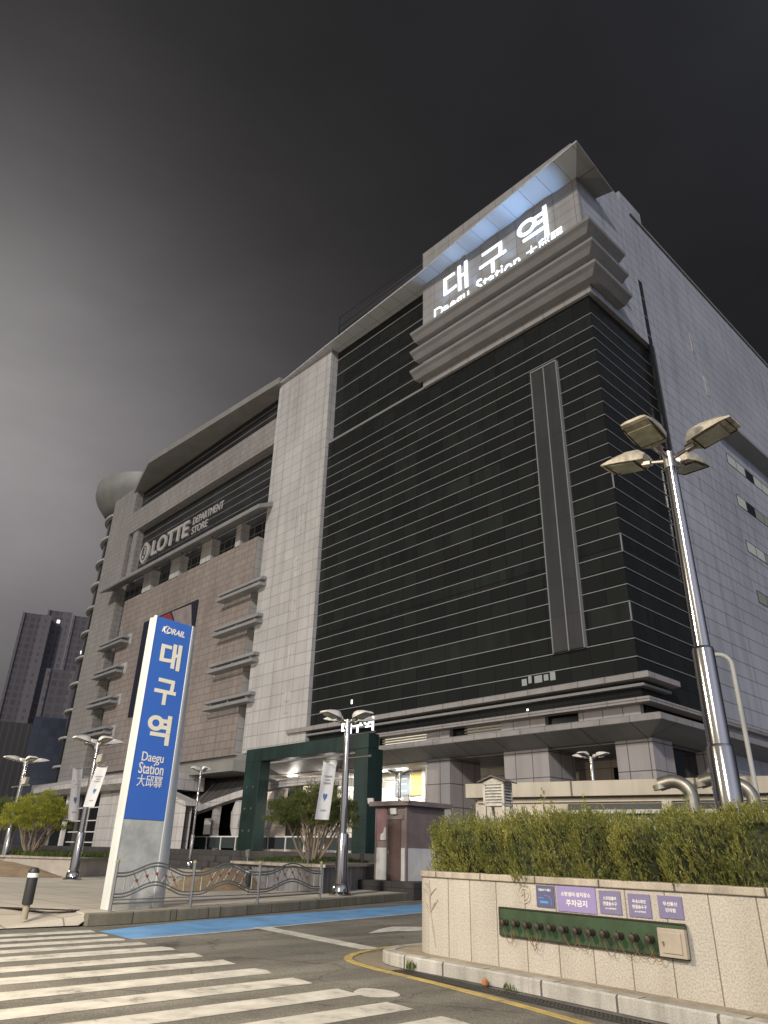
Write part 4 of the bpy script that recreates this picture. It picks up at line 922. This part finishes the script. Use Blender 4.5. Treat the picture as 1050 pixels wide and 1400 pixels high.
def duct(name, label, p, r, top, reach, group):
    o = thing(name, label, 'duct', (p[0], p[1], 1.2), R(195), group=group)
    path = [(0, 0, 0), (0, 0, top-reach)] + [(reach*(1-math.cos(a)), 0, top-reach+reach*math.sin(a)) for a in [i*math.pi/16 for i in range(1, 10)]] + [(reach*1.75, 0, top-.06)]
    d = MB(); d.tube(path, r, 18); ob = d.build('bent_pipe', duct_mat, o, smooth=True)
    rb_ = MB()
    for i in range(5):
        z = .2 + i*(top-.7)/5; rb_.tube([(0, 0, z), (0, 0, z+.03)], r*1.06, 18)
    e = path[-1]; rb_.tube([e, (e[0]-.02, 0, e[2]-.10)], r*1.08, 18)
    rb_.build('seam', duct_mat, ob)
    return o
duct('vent_duct', 'bent galvanised vent duct nearest the small white shelter, rising from the hedge', (-7.25, 15.75), .14, 1.95, .36, 'bent ducts behind the hedge')
duct('vent_duct', 'bent galvanised vent duct partly behind the chrome lamp post', (-6.55, 16.2), .14, 2.0, .36, 'bent ducts behind the hedge')
duct('vent_duct', 'low bent duct right of the chrome lamp post', (-6.2, 16.25), .13, 1.9, .36, 'bent ducts behind the hedge')
gp_ = MB(); gx, gy = -6.85, 18.2
gp_.tube([(gx, gy, 1.2), (gx, gy, 6.0)] + [(gx-.0-.28*(1-math.cos(a)), gy-.12*(1-math.cos(a)), 6.0+.3*math.sin(a)) for a in [i*math.pi/10 for i in range(1, 9)]], 0.056, 10)
tag(gp_.build('gooseneck_pole', mat('grey_pipe', (0.34, 0.34, 0.32), 0.5, var=0.1), smooth=True), 'thin grey gooseneck vent pole right of the tall chrome lamp', 'vent pole')

# ------------------------------------------------------------------ street lamps (four heads on crossed arms)
def make_lamp(name, label, H, rs, head, group, arm=0.42, hs=1.0, second_sleeve=False, sl_z=2.0, ra=.62, rb=.52):
    o = thing(name, label, 'street lamp', group=group)
    MB().lathe([(rs*1.9, 0), (rs*1.9, .05), (rs*1.45, .12), (rs*1.35, .28), (rs*1.1, .36)], n=28).build('base', steel, o, smooth=True)
    MB().lathe([(rs, .3), (rs, sl_z), (rs*.95, sl_z+.03), (rs*(ra+.04), sl_z+.05)], n=32).build('sleeve', steel, o, smooth=True)
    if second_sleeve:
        MB().lathe([(rs*1.2, .3), (rs*1.17, sl_z*.56), (rs*1.02, sl_z*.575)], n=32).build('sleeve', steel, o, smooth=True)
    MB().lathe([(rs*ra, sl_z), (rs*rb, H-.3), (rs*rb, H-.1)], n=24).build('pole', steel, o, smooth=True)
    MB().lathe([(rs*(rb+.05), H-.32), (rs*(rb+.05), H-.02), (rs*.2, H)], n=20).build('cap', steel_dull, o, smooth=True)
    for kq in range(4):
        a = kq*math.pi/2
        c, s = math.cos(a), math.sin(a)
        rot = lambda p: (p[0]*c-p[1]*s, p[0]*s+p[1]*c, p[2])
        am = MB(); am.tube([rot((0, 0, H-.16)), rot((arm, 0, H-.05))], .035*hs, 8); am.tube([rot((arm-.05, 0, H-.06)), rot((arm+.1*hs, 0, H-.03))], .075*hs, 8)
        ao = am.build('arm', steel_dull, o, smooth=True)
        tilt = .22
        def hp(u, v, w): return rot((arm+.03*hs+u*hs*math.cos(tilt)-w*hs*math.sin(tilt), v*hs, H-.04+u*hs*math.sin(tilt)+w*hs*math.cos(tilt)))
        hb = MB()
        rows = [(0.0, .16, .02, .15), (.12, .24, -.02, .22), (.35, .27, -.03, .20), (.62, .26, -.03, .12), (.80, .22, -.03, .03)]
        vs = []
        for u, w2, z0, z1 in rows:
            vs += [hp(u, -w2, z0), hp(u, w2, z0), hp(u, w2, z0+(z1-z0)*.5), hp(u, w2*.62, z1), hp(u, -w2*.62, z1), hp(u, -w2, z0+(z1-z0)*.5)]
        fs = []
        for i in range(len(rows)-1):
            for j in range(6): fs.append((i*6+j, i*6+(j+1) % 6, (i+1)*6+(j+1) % 6, (i+1)*6+j))
        fs += [tuple(range(6)), tuple(range(24, 30))]
        hb.add(vs, fs); ho = hb.build('lamp_head', head, o, smooth=True)
        ln = MB(); ln.extr([hp(.16, -.20, -.034), hp(.60, -.215, -.044), hp(.60, .215, -.044), hp(.16, .20, -.034)], (0, 0, -0.012)); ln.build('lens', lens_mat, ho)
        rim = MB(); rim.tube([hp(.13, -.235, -.03), hp(.72, -.235, -.036), hp(.72, .235, -.036), hp(.13, .235, -.03), hp(.13, -.235, -.03)], .014*hs, 5, cap=False); rim.build('rim', cast_iron, ho)
    return o
GL = 'four headed street lamps around the station'
big = make_lamp('street_lamp', 'tall thick chrome street lamp rising from the hedge, nearest lamp with four heads', 6.95, .165, lamp_dirty, GL, arm=.38, hs=1.02, second_sleeve=True, sl_z=3.35, ra=.76, rb=.60)
big.location = (-4.6, 11.15, 1.25)
mid = make_lamp('street_lamp', 'chrome street lamp with a hanging white flag, beside the curvy fence', 6.05, .22, lamp_white, GL, arm=.42, hs=1.0, sl_z=1.95)
mid.location = (-21.7, 18.4, PZ)
lef = copy_tree(mid); lef.location = (-35.2, 14.25, PZ); lef.scale = (.95, .95, .967)
lef['label'] = 'street lamp carrying two white flags, left of the blue pylon'
far = copy_tree(mid); far.location = (-43.9, 13.95, 0.7); far.scale = (.95, .95, .845)
far['label'] = 'street lamp behind the straw mound at the far left, beside the round pine'
thin = copy_tree(mid); thin.location = (-49.8, 28.2, 0.4); thin.scale = (.62, .62, 1.07)
thin['label'] = 'distant slim street lamp on the paving just right of the blue pylon'
for loc_, sc_, lab in (((-20.6, 33.9, 1.6), (.8, .8, .785), 'distant street lamp seen between the station columns above the vent block'), ((-29.6, 29.0, 1.2), (.7, .7, .735), 'dark street lamp standing behind the brown booth in front of the lit bay')):
    q_ = copy_tree(mid); q_.location = loc_; q_.scale = sc_; q_['label'] = lab
# flags and their cross bars
def flag(label, p, ux, w, h, group, heart=True, lean=0.0):
    o = thing('flag', label, 'flag', p, group=group); ux = Vector(ux).normalized(); n_ = Vector((ux.y, -ux.x, 0))
    c = MB(); nx, nz = 8, 14
    def fp_(u, v, off=0.0):
        sag = (0.10*math.sin(u*math.pi*2.2+v*2.4) + 0.05*math.sin(u*9+v*5))*(0.25+v)
        return ux*(u*w + lean*v*h) + n_*(sag*w*.55 + off) + Vector((0, 0, -v*h - 0.10*math.sin(u*math.pi)*h*.35*(1-v)))
    c.add([fp_(i/nx, j/nz) for j in range(nz+1) for i in range(nx+1)], [(j*(nx+1)+i, j*(nx+1)+i+1, (j+1)*(nx+1)+i+1, (j+1)*(nx+1)+i) for j in range(nz) for i in range(nx)])
    c.build('cloth', white_cloth, o, smooth=True)
    m = MB()
    for sg in (1, -1):
        if heart:
            hrt = []
            for i in range(24):
                t = 2*math.pi*i/24; hrt.append((0.5+0.15*(math.sin(t)**3), 0.60-0.048*(13*math.cos(t)-5*math.cos(2*t)-2*math.cos(3*t)-math.cos(4*t))/13*1.35))
            m.add([fp_(u, v, .012*sg) for u, v in hrt], [tuple(range(24))])
    m.build('blue_heart', flag_blue, o)
    l = MB()
    for sg in (1, -1):
        for v, u0, u1 in ((.24, .2, .8), (.30, .3, .7), (.36, .2, .75), (.84, .3, .7)):
            l.quad(fp_(u0, v-.012, .012*sg), fp_(u1, v-.012, .012*sg), fp_(u1, v+.012, .012*sg), fp_(u0, v+.012, .012*sg))
    l.build('faint_print', flag_line, o)
white_cloth = mat('flag_cloth', (0.74, 0.73, 0.72), 0.8, var=0.06)
flag_blue = mat('flag_blue', (0.09, 0.17, 0.36), 0.7); flag_line = mat('flag_grey', (0.40, 0.40, 0.42), 0.7)
def crossbar(par, z, x0, x1):
    b_ = MB(); b_.tube([(x0, 0, z), (x1, 0, z)], .022, 6)
    for x in (x0, x1): b_.tube([(x-.03, 0, z), (x+.03, 0, z)], .05, 6)
    b_.build('crossbar', steel_dull, par)
for q_, z in ((mid, 4.6), (lef, 4.92), (far, 4.5)): crossbar(q_, z, -1.35, 1.35)
GF = 'white flags on the street lamps'
sx = .925*5.15+PZ
flag('white flag with a blue heart on the left arm of the left lamp', (-36.45, 14.25, 4.98), (.35, -.9, 0), .6, 2.3, GF, lean=-.14)
flag('white flag with a blue heart and grey lines, right arm of the left lamp', (-34.75, 14.22, 4.98), (.9, .25, 0), .80, 1.75, GF, lean=-.24)
flag('white flag hanging from the lamp beside the fence, in front of the dark pine', (-22.95, 18.3, 4.82), (.1, .95, 0), .62, 2.1, GF, lean=-.12)
# speaker boxes on the two left lamps
for (x, y, z), lab in (((-34.75, 14.3, 5.35), 'pale box speaker clamped to the lamp with two flags'), ((-43.55, 14.0, 4.75), 'pale box speaker clamped to the far left lamp')):
    o = thing('speaker_box', lab, 'speaker', (x, y, z), R(25), group='speakers on the left lamps')
    s_ = MB(); s_.extr([(-.14, -.12, -.22), (.16, -.12, -.16), (.2, -.12, .2), (-.1, -.12, .14)], (0, .24, 0)); s_.build('case', concrete, o, bevel=.02)
    s_ = MB(); s_.tube([(-.4, 0, 0), (-.1, 0, 0)], .02, 6); s_.build('bracket', dark_metal, o)

# ------------------------------------------------------------------ blue station pylon
PA = Vector((-18.52, 8.59, 0)); PT = Vector((-0.16, 0.99, 0)).normalized(); PN = Vector((PT.y, -PT.x, 0))
py = thing('station_pylon', 'tall blue and grey station name pylon standing on the plaza corner', 'sign', tuple(PA + Vector((0, 0, PZ))))
PH = 7.25
def pp_(s, z, o=0.0): return PT*s + PN*o + Vector((0, 0, z))
def pyl(mb, s0, s1, z0, z1, o0, o1):
    mb.add([pp_(s0, z0, o0), pp_(s1, z0, o0), pp_(s1, z1, o0), pp_(s0, z1, o0), pp_(s0, z0, o1), pp_(s1, z0, o1), pp_(s1, z1, o1), pp_(s0, z1, o1)],
           [(0, 1, 2, 3), (7, 6, 5, 4), (0, 4, 5, 1), (1, 5, 6, 2), (2, 6, 7, 3), (3, 7, 4, 0)])
m = MB(); pyl(m, -0.10, 1.13, 2.0, PH-.0, 0.0, -0.1); m.build('blue_panel', pylon_blue, py)
m = MB(); pyl(m, -0.10, 1.13, 0.0, 1.99, 0.0, -0.1); m.build('lower_panel', pylon_grey, py)
def vprism(mb, pts, z0, z1):
    n_ = len(pts); a_ = [pp_(s, z0, o) for s, o in pts]; b_ = [pp_(s, z1, o) for s, o in pts]
    mb.add(a_+b_, [tuple(range(n_)), tuple(reversed(range(n_, 2*n_)))] + [(i, (i+1) % n_, n_+(i+1) % n_, n_+i) for i in range(n_)])
m = MB(); vprism(m, [(-0.103, 0.012), (-0.13, 0.0), (-0.145, -0.05), (-0.14, -0.10), (-0.103, -0.10)], -.02, PH+.02); m.build('left_edge', pylon_edge, py, smooth=True, bevel=.006)
m = MB(); lo_ = [(1.133, 0.012), (1.22, 0.005), (1.48, -0.06), (1.62, -0.17), (1.61, -0.36), (1.133, -0.36)]; hi_ = [(1.133, 0.012), (1.18, 0.005), (1.28, -0.05), (1.36, -0.14), (1.35, -0.36), (1.133, -0.36)]
m.add([pp_(a, -.02, b) for a, b in lo_] + [pp_(a, PH+.02, b) for a, b in hi_], [tuple(range(6)), tuple(reversed(range(6, 12)))] + [(i, (i+1) % 6, 6+(i+1) % 6, 6+i) for i in range(6)])
m.build('right_edge', pylon_edge, py, smooth=True, bevel=.01)
m = MB(); vprism(m, [(-0.10, -0.105), (1.13, -0.105), (1.13, -0.34), (-0.10, -0.34)], 0, PH); m.build('back', pylon_edge, py)
def ptext(body, s0, s1, z0, z1, mt, bold, name='lettering', shear=0.0):
    t = MB(); text(t, body, pp_(s0, z0-PZ, 0.004), PT, (0, 0, 1), s1-s0, z1-z0, 0.006, bold, shear); return t.build(name, mt, py)
ptext('대', .19, .89, 6.12, 6.86, letter_cream, .03); ptext('구', .19, .90, 5.14, 5.84, letter_cream, .03); ptext('역', .15, .90, 4.10, 4.88, letter_cream, .03)
ptext('Daegu', .14, .82, 3.58, 3.88, letter_white, .006); ptext('Station', .10, .87, 3.34, 3.62, letter_white, .006); ptext('大邱驛', .11, .88, 3.03, 3.32, letter_white, 0.0)
ptext('KORAIL', .12, .90, 7.10, 7.27, letter_white, .03, shear=.25)
m = MB(); m.tube([pp_(.30+.11*math.cos(a), 7.185-PZ+.10*math.sin(a), .008) for a in [i*math.pi/10 for i in range(3, 19)]], .016, 5); m.build('emblem', letter_white, py)

# ------------------------------------------------------------------ wavy railing along the kerb
FP = [Vector((-18.0, 8.3, PZ)), Vector((-18.5, 10.65, PZ)), Vector((-19.02, 13.07, PZ)), Vector((-20.3, 16.35, PZ))]
fe = thing('railing', 'low wavy metal railing with red knots along the plaza kerb', 'railing', tuple(FP[0]))
for p in FP:
    q = p-FP[0]; m = MB(); m.tube([q, q+Vector((0, 0, 1.02))], .042, 8); po = m.build('post', steel_dull, fe)
    m = MB(); m.lathe([(.05, 1.02), (.055, 1.06), (.02, 1.09)], q, 10); m.build('cap', mat('brass_cap', (.45, .40, .22), .4, metal=.5) if 'brass_cap' not in MATS else MATS['brass_cap'], po)
for i in range(3):
    a_, b_ = FP[i]-FP[0], FP[i+1]-FP[0]
    def cv(u, z): return a_.lerp(b_, u) + Vector((0, 0, z))
    def wave(u, lo, hi): return lo + (hi-lo)*(0.5-0.5*math.cos(min(1, max(0, (u-.08)/.84))*2*math.pi))
    m = MB(); US = [t/24 for t in range(25)]
    for dz in (0, .07): m.tube([cv(u, wave(u, .80, 1.02)-dz) for u in US], .020, 6)
    for dz in (0, .07): m.tube([cv(u, wave(u, .36, .60)-dz) for u in US], .018, 6)
    m.tube([cv(0, .16), cv(1, .16)], .018, 6); m.tube([cv(0, .24), cv(1, .24)], .012, 6)
    m.build('rail', rail_metal, fe, smooth=True)
    m = MB(); kn = MB()
    for u in (.12, .88): m.tube([cv(u, wave(u, .36, .60)), cv(u, wave(u, .80, 1.02)-.07)], .016, 6)
    for u in (.26, .38, .5, .62, .74):
        z0, z1 = wave(u, .36, .60), wave(u, .80, 1.02)-.07
        m.tube([cv(u-.055, z0), cv(u+.055, z1)], .013, 6); m.tube([cv(u+.055, z0), cv(u-.055, z1)], .013, 6)
        c_ = cv(u, (z0+z1)/2); kn.tube([c_-Vector((.02, 0, 0)), c_+Vector((.02, 0, 0))], .036, 8)
    m.build('crossed_bars', grey_metal, fe); kn.build('red_knot', red_paint, fe)

# ------------------------------------------------------------------ bollards
def bollard(label, p, s=1.0):
    o = thing('bollard', label, 'bollard', p, group='black bollards on the plaza')
    MB().lathe([(.075, 0), (.075, .32)], n=14).build('foot', mat('bollard_foot', (.30, .27, .20), .7) if 'bollard_foot' not in MATS else MATS['bollard_foot'], o, smooth=True)
    MB().lathe([(.11, .3), (.12, .34), (.12, .86)], n=16).build('body', dark_metal, o, smooth=True)
    MB().lathe([(.122, .86), (.122, .95)], n=16).build('band', letter_white, o, smooth=True)
    MB().lathe([(.122, .95), (.125, 1.0), (.08, 1.06), (.02, 1.07)], n=16).build('cap', dark_metal, o, smooth=True)
    o.scale = (s, s, s); return o
bollard('black bollard with a white band on the dropped kerb at the left', (-18.2, 6.48, .14), .95)
bollard('black bollard with a white band behind the middle of the wavy railing', (-22.7, 15.15, PZ), .80)

# ------------------------------------------------------------------ planters, mounds, pines
def lump(name, cx, cy, rx, ry, z0, h, m, nz=.15, rot=0.0):
    b_ = MB(); n_, k_ = 28, 6; vs = []; fs = []
    for j in range(k_+1):
        for i in range(n_):
            a = 2*math.pi*i/n_; r_ = 1-j/k_
            x, y = rx*r_*math.cos(a), ry*r_*math.sin(a)
            vs.append((cx+x*math.cos(rot)-y*math.sin(rot), cy+x*math.sin(rot)+y*math.cos(rot), z0+h*(1-r_**2.2)+(random.uniform(-nz, nz)*h if 0 < j else 0)))
    for j in range(k_):
        for i in range(n_): fs.append((j*n_+i, j*n_+(i+1) % n_, (j+1)*n_+(i+1) % n_, (j+1)*n_+i))
    b_.add(vs, fs); return b_.build(name, m, smooth=True)
tag(lump('straw_mound', -44.5, 12.4, 7.5, 2.6, PZ-.02, .72, straw, .05, .25), 'long low straw covered mound in front of the left tree planter', 'mound', kind='stuff')
tag(lump('soil_mound', -26.6, 16.5, 2.6, 1.1, PZ-.02, .75, straw, .06, 1.9), 'brown straw covered mound behind the wavy railing', 'mound', kind='stuff')
p1 = thing('tree_planter', 'low pale stone planter holding the round pine at the far left', 'planter', (0, 0, 0))
MB().prism([(-60, 14.5), (-41.6, 13.3), (-37.9, 15.3), (-44, 21), (-60, 21)], 0.2, 1.02).build('wall', concrete, p1)
MB().prism([(-60.2, 14.4), (-41.6, 13.18), (-37.7, 15.3), (-43.9, 21.2), (-60, 21.2)], 1.022, 1.10).build('coping', granite_cap, p1)
p2 = thing('tree_planter', 'grey stone planter with the dark pine beside the middle lamp', 'planter', (0, 0, 0))
Q = [(-22.65, 18.35), (-26.3, 24.4), (-30.6, 24.4), (-28.4, 18.2), (-25.0, 17.9)]
MB().prism(Q, 0.2, 1.10).build('wall', tile('planter_grey', (.28, .27, .27), (.25, .245, .25), (.11, .1, .1), 1.0, 10, .02, 0, .6, stain=.4, stain_scale=1.2, speck=.15, speck_scale=50), p2)
MB().prism([(-22.5, 18.3), (-26.2, 24.6), (-30.8, 24.6), (-28.5, 18.05), (-25.0, 17.75)], 1.102, 1.20).build('coping', granite_cap, p2)
def grass(area, z, n, hgt=.14):
    gb = MB(); x0, x1, y0, y1 = area
    for i in range(n): leaf(gb, Vector((random.uniform(x0, x1), random.uniform(y0, y1), z)), Vector((random.uniform(-.4,.4), random.uniform(-.4,.4), 1)), hgt*random.uniform(.5, 1.3), .02)
    return gb
gm_ = grass((-50, -39.5, 14.4, 18.5), 1.08, 5200, .26)
gm_.build('grass', grass_mat)['kind'] = 'stuff'
gm_ = MB()
for i in range(3600):
    u, v = random.random(), random.random(); a_ = Vector((-23.2, 18.5)).lerp(Vector((-28.2, 18.5)), u); b_ = Vector((-26.6, 24.2)).lerp(Vector((-30.2, 24.2)), u); p = a_.lerp(b_, v)
    leaf(gm_, Vector((p.x, p.y, 1.19+.12*math.sin(v*3.1))), Vector((random.uniform(-.4,.4), random.uniform(-.4,.4), 1)), .13*random.uniform(.5, 1.3), .016)
gm_.build('grass', grass_mat)['kind'] = 'stuff'
def pine(label, p, crown_r, crown_h, z_crown, lm, clumps, trunks, nleaf=90, seed=1):
    rnd = random.Random(seed)
    o = thing('pine_tree', label, 'pine tree', p, group='sculpted pines on the plaza')
    f = MB(); centers = []
    for i in range(clumps):
        a = rnd.uniform(0, 2*math.pi); r_ = math.sqrt(rnd.random()); x, y = crown_r*r_*math.cos(a), crown_r*r_*math.sin(a)
        z = z_crown + crown_h*(rnd.uniform(.0, 1.0)**.8)*(1-.55*r_**2) + .12*math.sin(x*2.7)+.10*math.sin(y*3.3+1)
        centers.append(Vector((x, y, z)))
    for c in centers:
        cr_ = rnd.uniform(.17, .36)
        for k_ in range(nleaf):
            v = Vector((rnd.gauss(0, 1), rnd.gauss(0, 1), rnd.gauss(0, .55))).normalized()*cr_*rnd.random()**.4
            v.z *= .6
            d = Vector((v.x, v.y, v.z+.22))
            leaf(f, c+v, d + Vector((rnd.uniform(-.3,.3), rnd.uniform(-.3,.3), rnd.uniform(-.1,.4)))*.6, rnd.uniform(.08, .16), .010)
    f.build('crown', lm, o)
    t = MB()
    for i in range(trunks):
        a = 2*math.pi*i/trunks + rnd.uniform(-.2, .2); e = rnd.choice(centers); rr = crown_r*rnd.uniform(.35, .8)
        e = Vector((rr*math.cos(a), rr*math.sin(a), z_crown+crown_h*.3)); b0 = Vector((.12*math.cos(a), .12*math.sin(a), -.1))
        m1 = b0.lerp(e, .35)+Vector((rnd.uniform(-.1,.1), rnd.uniform(-.1,.1), -.05)); m2 = b0.lerp(e, .7)+Vector((rnd.uniform(-.12,.12), rnd.uniform(-.12,.12), .05))
        t.tube([b0, m1, m2, e], [.06, .045, .035, .016], 7)
        for q_ in range(2):
            s_ = m1.lerp(e, rnd.uniform(.2, .7)); t.tube([s_, s_+Vector((rnd.uniform(-.5,.5), rnd.uniform(-.5,.5), rnd.uniform(.35, .7)))], [.03, .012], 5)
    t.build('trunk', bark, o, smooth=True)
    return o
pine('bright yellow green pine with a rounded flat crown at the far left', (-43.5, 15.1, 1.1), 1.75, 1.75, 1.35, pine_bright, 280, 15, 110, 3)
pine('dark green pine with many bare stems in the grey planter', (-25.4, 19.9, 1.2), 1.85, 1.6, 1.40, pine_dark, 300, 14, 110, 5)
pine('pale green pine cut by the left edge, behind the far left lamp', (-47.6, 13.9, 1.1), 1.6, 1.3, 1.6, pine_dark, 150, 6, 100, 8)
for p, lab in (((-27.9, 18.5, 1.2), 'small grey spotlight on the left corner of the grey planter'), ((-23.8, 18.5, 1.2), 'small pale spotlight below the dark pine near the planter front'), ((-26.0, 23.2, 1.2), 'small grey spotlight at the back right of the grey planter')):
    o = thing('ground_spotlight', lab, 'spotlight', p, group='spotlights in the grey planter')
    m = MB(); m.tube([(0, 0, 0), (0, 0, .2)], .03, 8); m.build('stem', grey_metal, o)
    m = MB(); m.tube([(0, 0, .18), (.03, -.05, .42)], [.09, .11], 12); m.build('head', grey_metal, o, smooth=True)

# ------------------------------------------------------------------ brown booth
bt = thing('booth', 'small brown and white security booth with a flat roof and brown door', 'booth', (-23.05, 23.05, .62), R(3))
MB().box(-1.8, 0, 0, 2.5, 0, 1.22).build('lower_wall', booth_pale, bt)
MB().box(-1.8, 0, 0, 2.5, 1.222, 2.85).build('upper_wall', booth_brown, bt)
MB().box(-2.05, .25, -.25, 2.8, 2.852, 3.05).build('roof', booth_brown, bt, bevel=.02)
MB().box(-1.74, -1.15, -.03, 0, 1.5, 2.75).build('red_panel', booth_red, bt)
pv = MB(); pv.extr([(-1.5, -.036, 1.52), (-1.17, -.036, 1.52), (-1.17, -.036, 2.0), (-1.28, -.036, 2.02), (-1.34, -.036, 1.82), (-1.5, -.036, 1.74)], (0, .004, 0)); pv.build('torn_poster', booth_pale, bt)
do = MB().box(-1.05, -.32, -.045, 0, .02, 2.3).build('door', booth_door, bt)
MB().tube([(-.98, -.07, 1.0), (-.98, -.07, 1.12)], .025, 8).build('handle', steel_dull, do)
m = MB(); m.box(-.07, .02, -.05, .04, 0, 2.85); m.box(-1.12, -1.06, -.05, 0, 0, 2.6); m.box(-1.12, -.2, -.055, 0, 2.32, 2.5); m.box(-1.84, -1.77, -.03, .04, 0, 2.85); m.build('trim', booth_brown, bt)
for x, y, z, lab in ((-.65, -.1, 2.62, 'white floodlight over the booth door'), (.2, -.2, 3.1, 'white floodlight on the front corner of the booth roof'), (-2.0, -.2, 3.06, 'small white floodlight at the left end of the booth roof')):
    o = thing('floodlight', lab, 'floodlight', (-23.05+x, 23.05+y, .62+z), R(20), group='floodlights on the booth')
    m = MB(); m.extr([(-.14, -.12, -.1), (.14, -.12, -.1), (.14, -.2, .12), (-.14, -.2, .12)], (0, .1, .02)); m.build('head', white_metal, o)
    m = MB(); m.box(-.02, .02, -.08, .08, -.14, -.04); m.build('bracket', dark_metal, o)
rb2 = MB(); rb2.box(-27.5, -21.5, 24.45, 30.5, 0, .62); rb2.prism([(-26.4, 21.9), (-21.9, 22.3), (-22.4, 26), (-26.6, 26)], 0, .615)
struct('booth_terrace', rb2, granite_dark)
# bench and folded barrier behind the pylon
bn = thing('bench', 'low bench with red seat slats near the dark steps behind the pylon', 'bench', (-37.0, 17.9, PZ), R(25))
MB().box(-.9, .9, -.2, .2, .42, .48).build('seat', red_paint, bn)
for x in (-.75, .75): MB().box(x-.05, x+.05, -.18, .18, 0, .42).build('leg', white_metal, bn)

# ------------------------------------------------------------------ far towers on the left
def tower(label, az, D, w, dep, h, base, light, strips, group, lit=(), fl=2.8):
    c = Vector((az[0], az[1], 0)).normalized()*D; rz = math.atan2(az[1], az[0]) - math.pi/2
    o = thing('apartment_tower' if group else 'office_block', label, 'apartment tower' if group else 'office building', (c.x, c.y, 0), rz, group=group)
    MB().box(-w/2, w/2, 0, dep, 0, h).build('wall', base, o)
    for x0, x1, top in strips:
        MB().box(x0*w, x1*w, -.6, 0.3, 0, h*top).build('pier', light, o)
    for x, z in lit:
        MB().box(x*w-.6, x*w+.6, -.7, -.58, h*z-.7, h*z+.7).build('lit_window', point_lit, o)
    return o
tw_dark = tile('tower_dark_face', (.062, .055, .060), (.047, .042, .046), (.076, .068, .073), 2.6, 2.9, .5, 0, .7)  # distance haze put into both tower colours, paler and low in contrast
tw_light = tile('tower_pier_face', (.10, .089, .093), (.062, .056, .059), (.108, .097, .10), 2.4, 2.9, .7, 0, .7)
GA = 'apartment towers far beyond the station'
tower('dark apartment tower far left, its top framed by pale edges, two pale window stripes', (-.9605, .278), 330, 11.5, 14, 91, tw_dark, tw_light, ((-.5, -.42, 1), (-.5, .5, .0), (.12, .5, 1.0), (-.5, .3, .0)), GA, ((-.45, .30), (.3, .47)))
tower('dark apartment tower second from left with a lit window at its top', (-.9530, .3030), 335, 10, 14, 95, tw_dark, tw_light, ((-.5, -.42, 1), (.1, .5, 1.0)), GA, ((.0, .95),))
tower('dark apartment tower partly hidden by the round station tower', (-.942, .3355), 335, 12, 14, 94, tw_dark, tw_light, ((-.5, -.43, 1), (.2, .5, 1.0)), GA, ((.05, .83), (-.35, .62), (-.5, .62)))
tower('shorter dark apartment tower standing before the tall ones', (-.948, .318), 280, 9.5, 12, 58.5, tw_dark, tw_light, ((-.5, -.34, 1), (.34, .5, 1)), GA, ())
tower('low blue tinted glass office block beneath the apartment towers', (-.9475, .3195), 180, 7.0, 12, 27.5, tile('blue_glass', (.024, .032, .052), (.014, .018, .030), (.02, .022, .03), 1.8, 1.8, .12, 0, .3), tw_light, (), None, ((.1, .42),))
tower('low dark ribbed block at the far left edge below the towers', (-.963, .27), 200, 16, 12, 28.5, tile('ribbed_dark', (.035, .031, .033), (.028, .025, .027), (.05, .045, .047), 1.4, 30, .2, 0, .7), tw_light, (), None, ())
tower('sliver of a pale tall building at the right edge beyond the side wall', (-.26, .965), 190, 8, 10, 116, tile('pale_far', (.30, .27, .24), (.26, .24, .21), (.1, .1, .1), 3, 3, .2), tw_light, (), None, ())
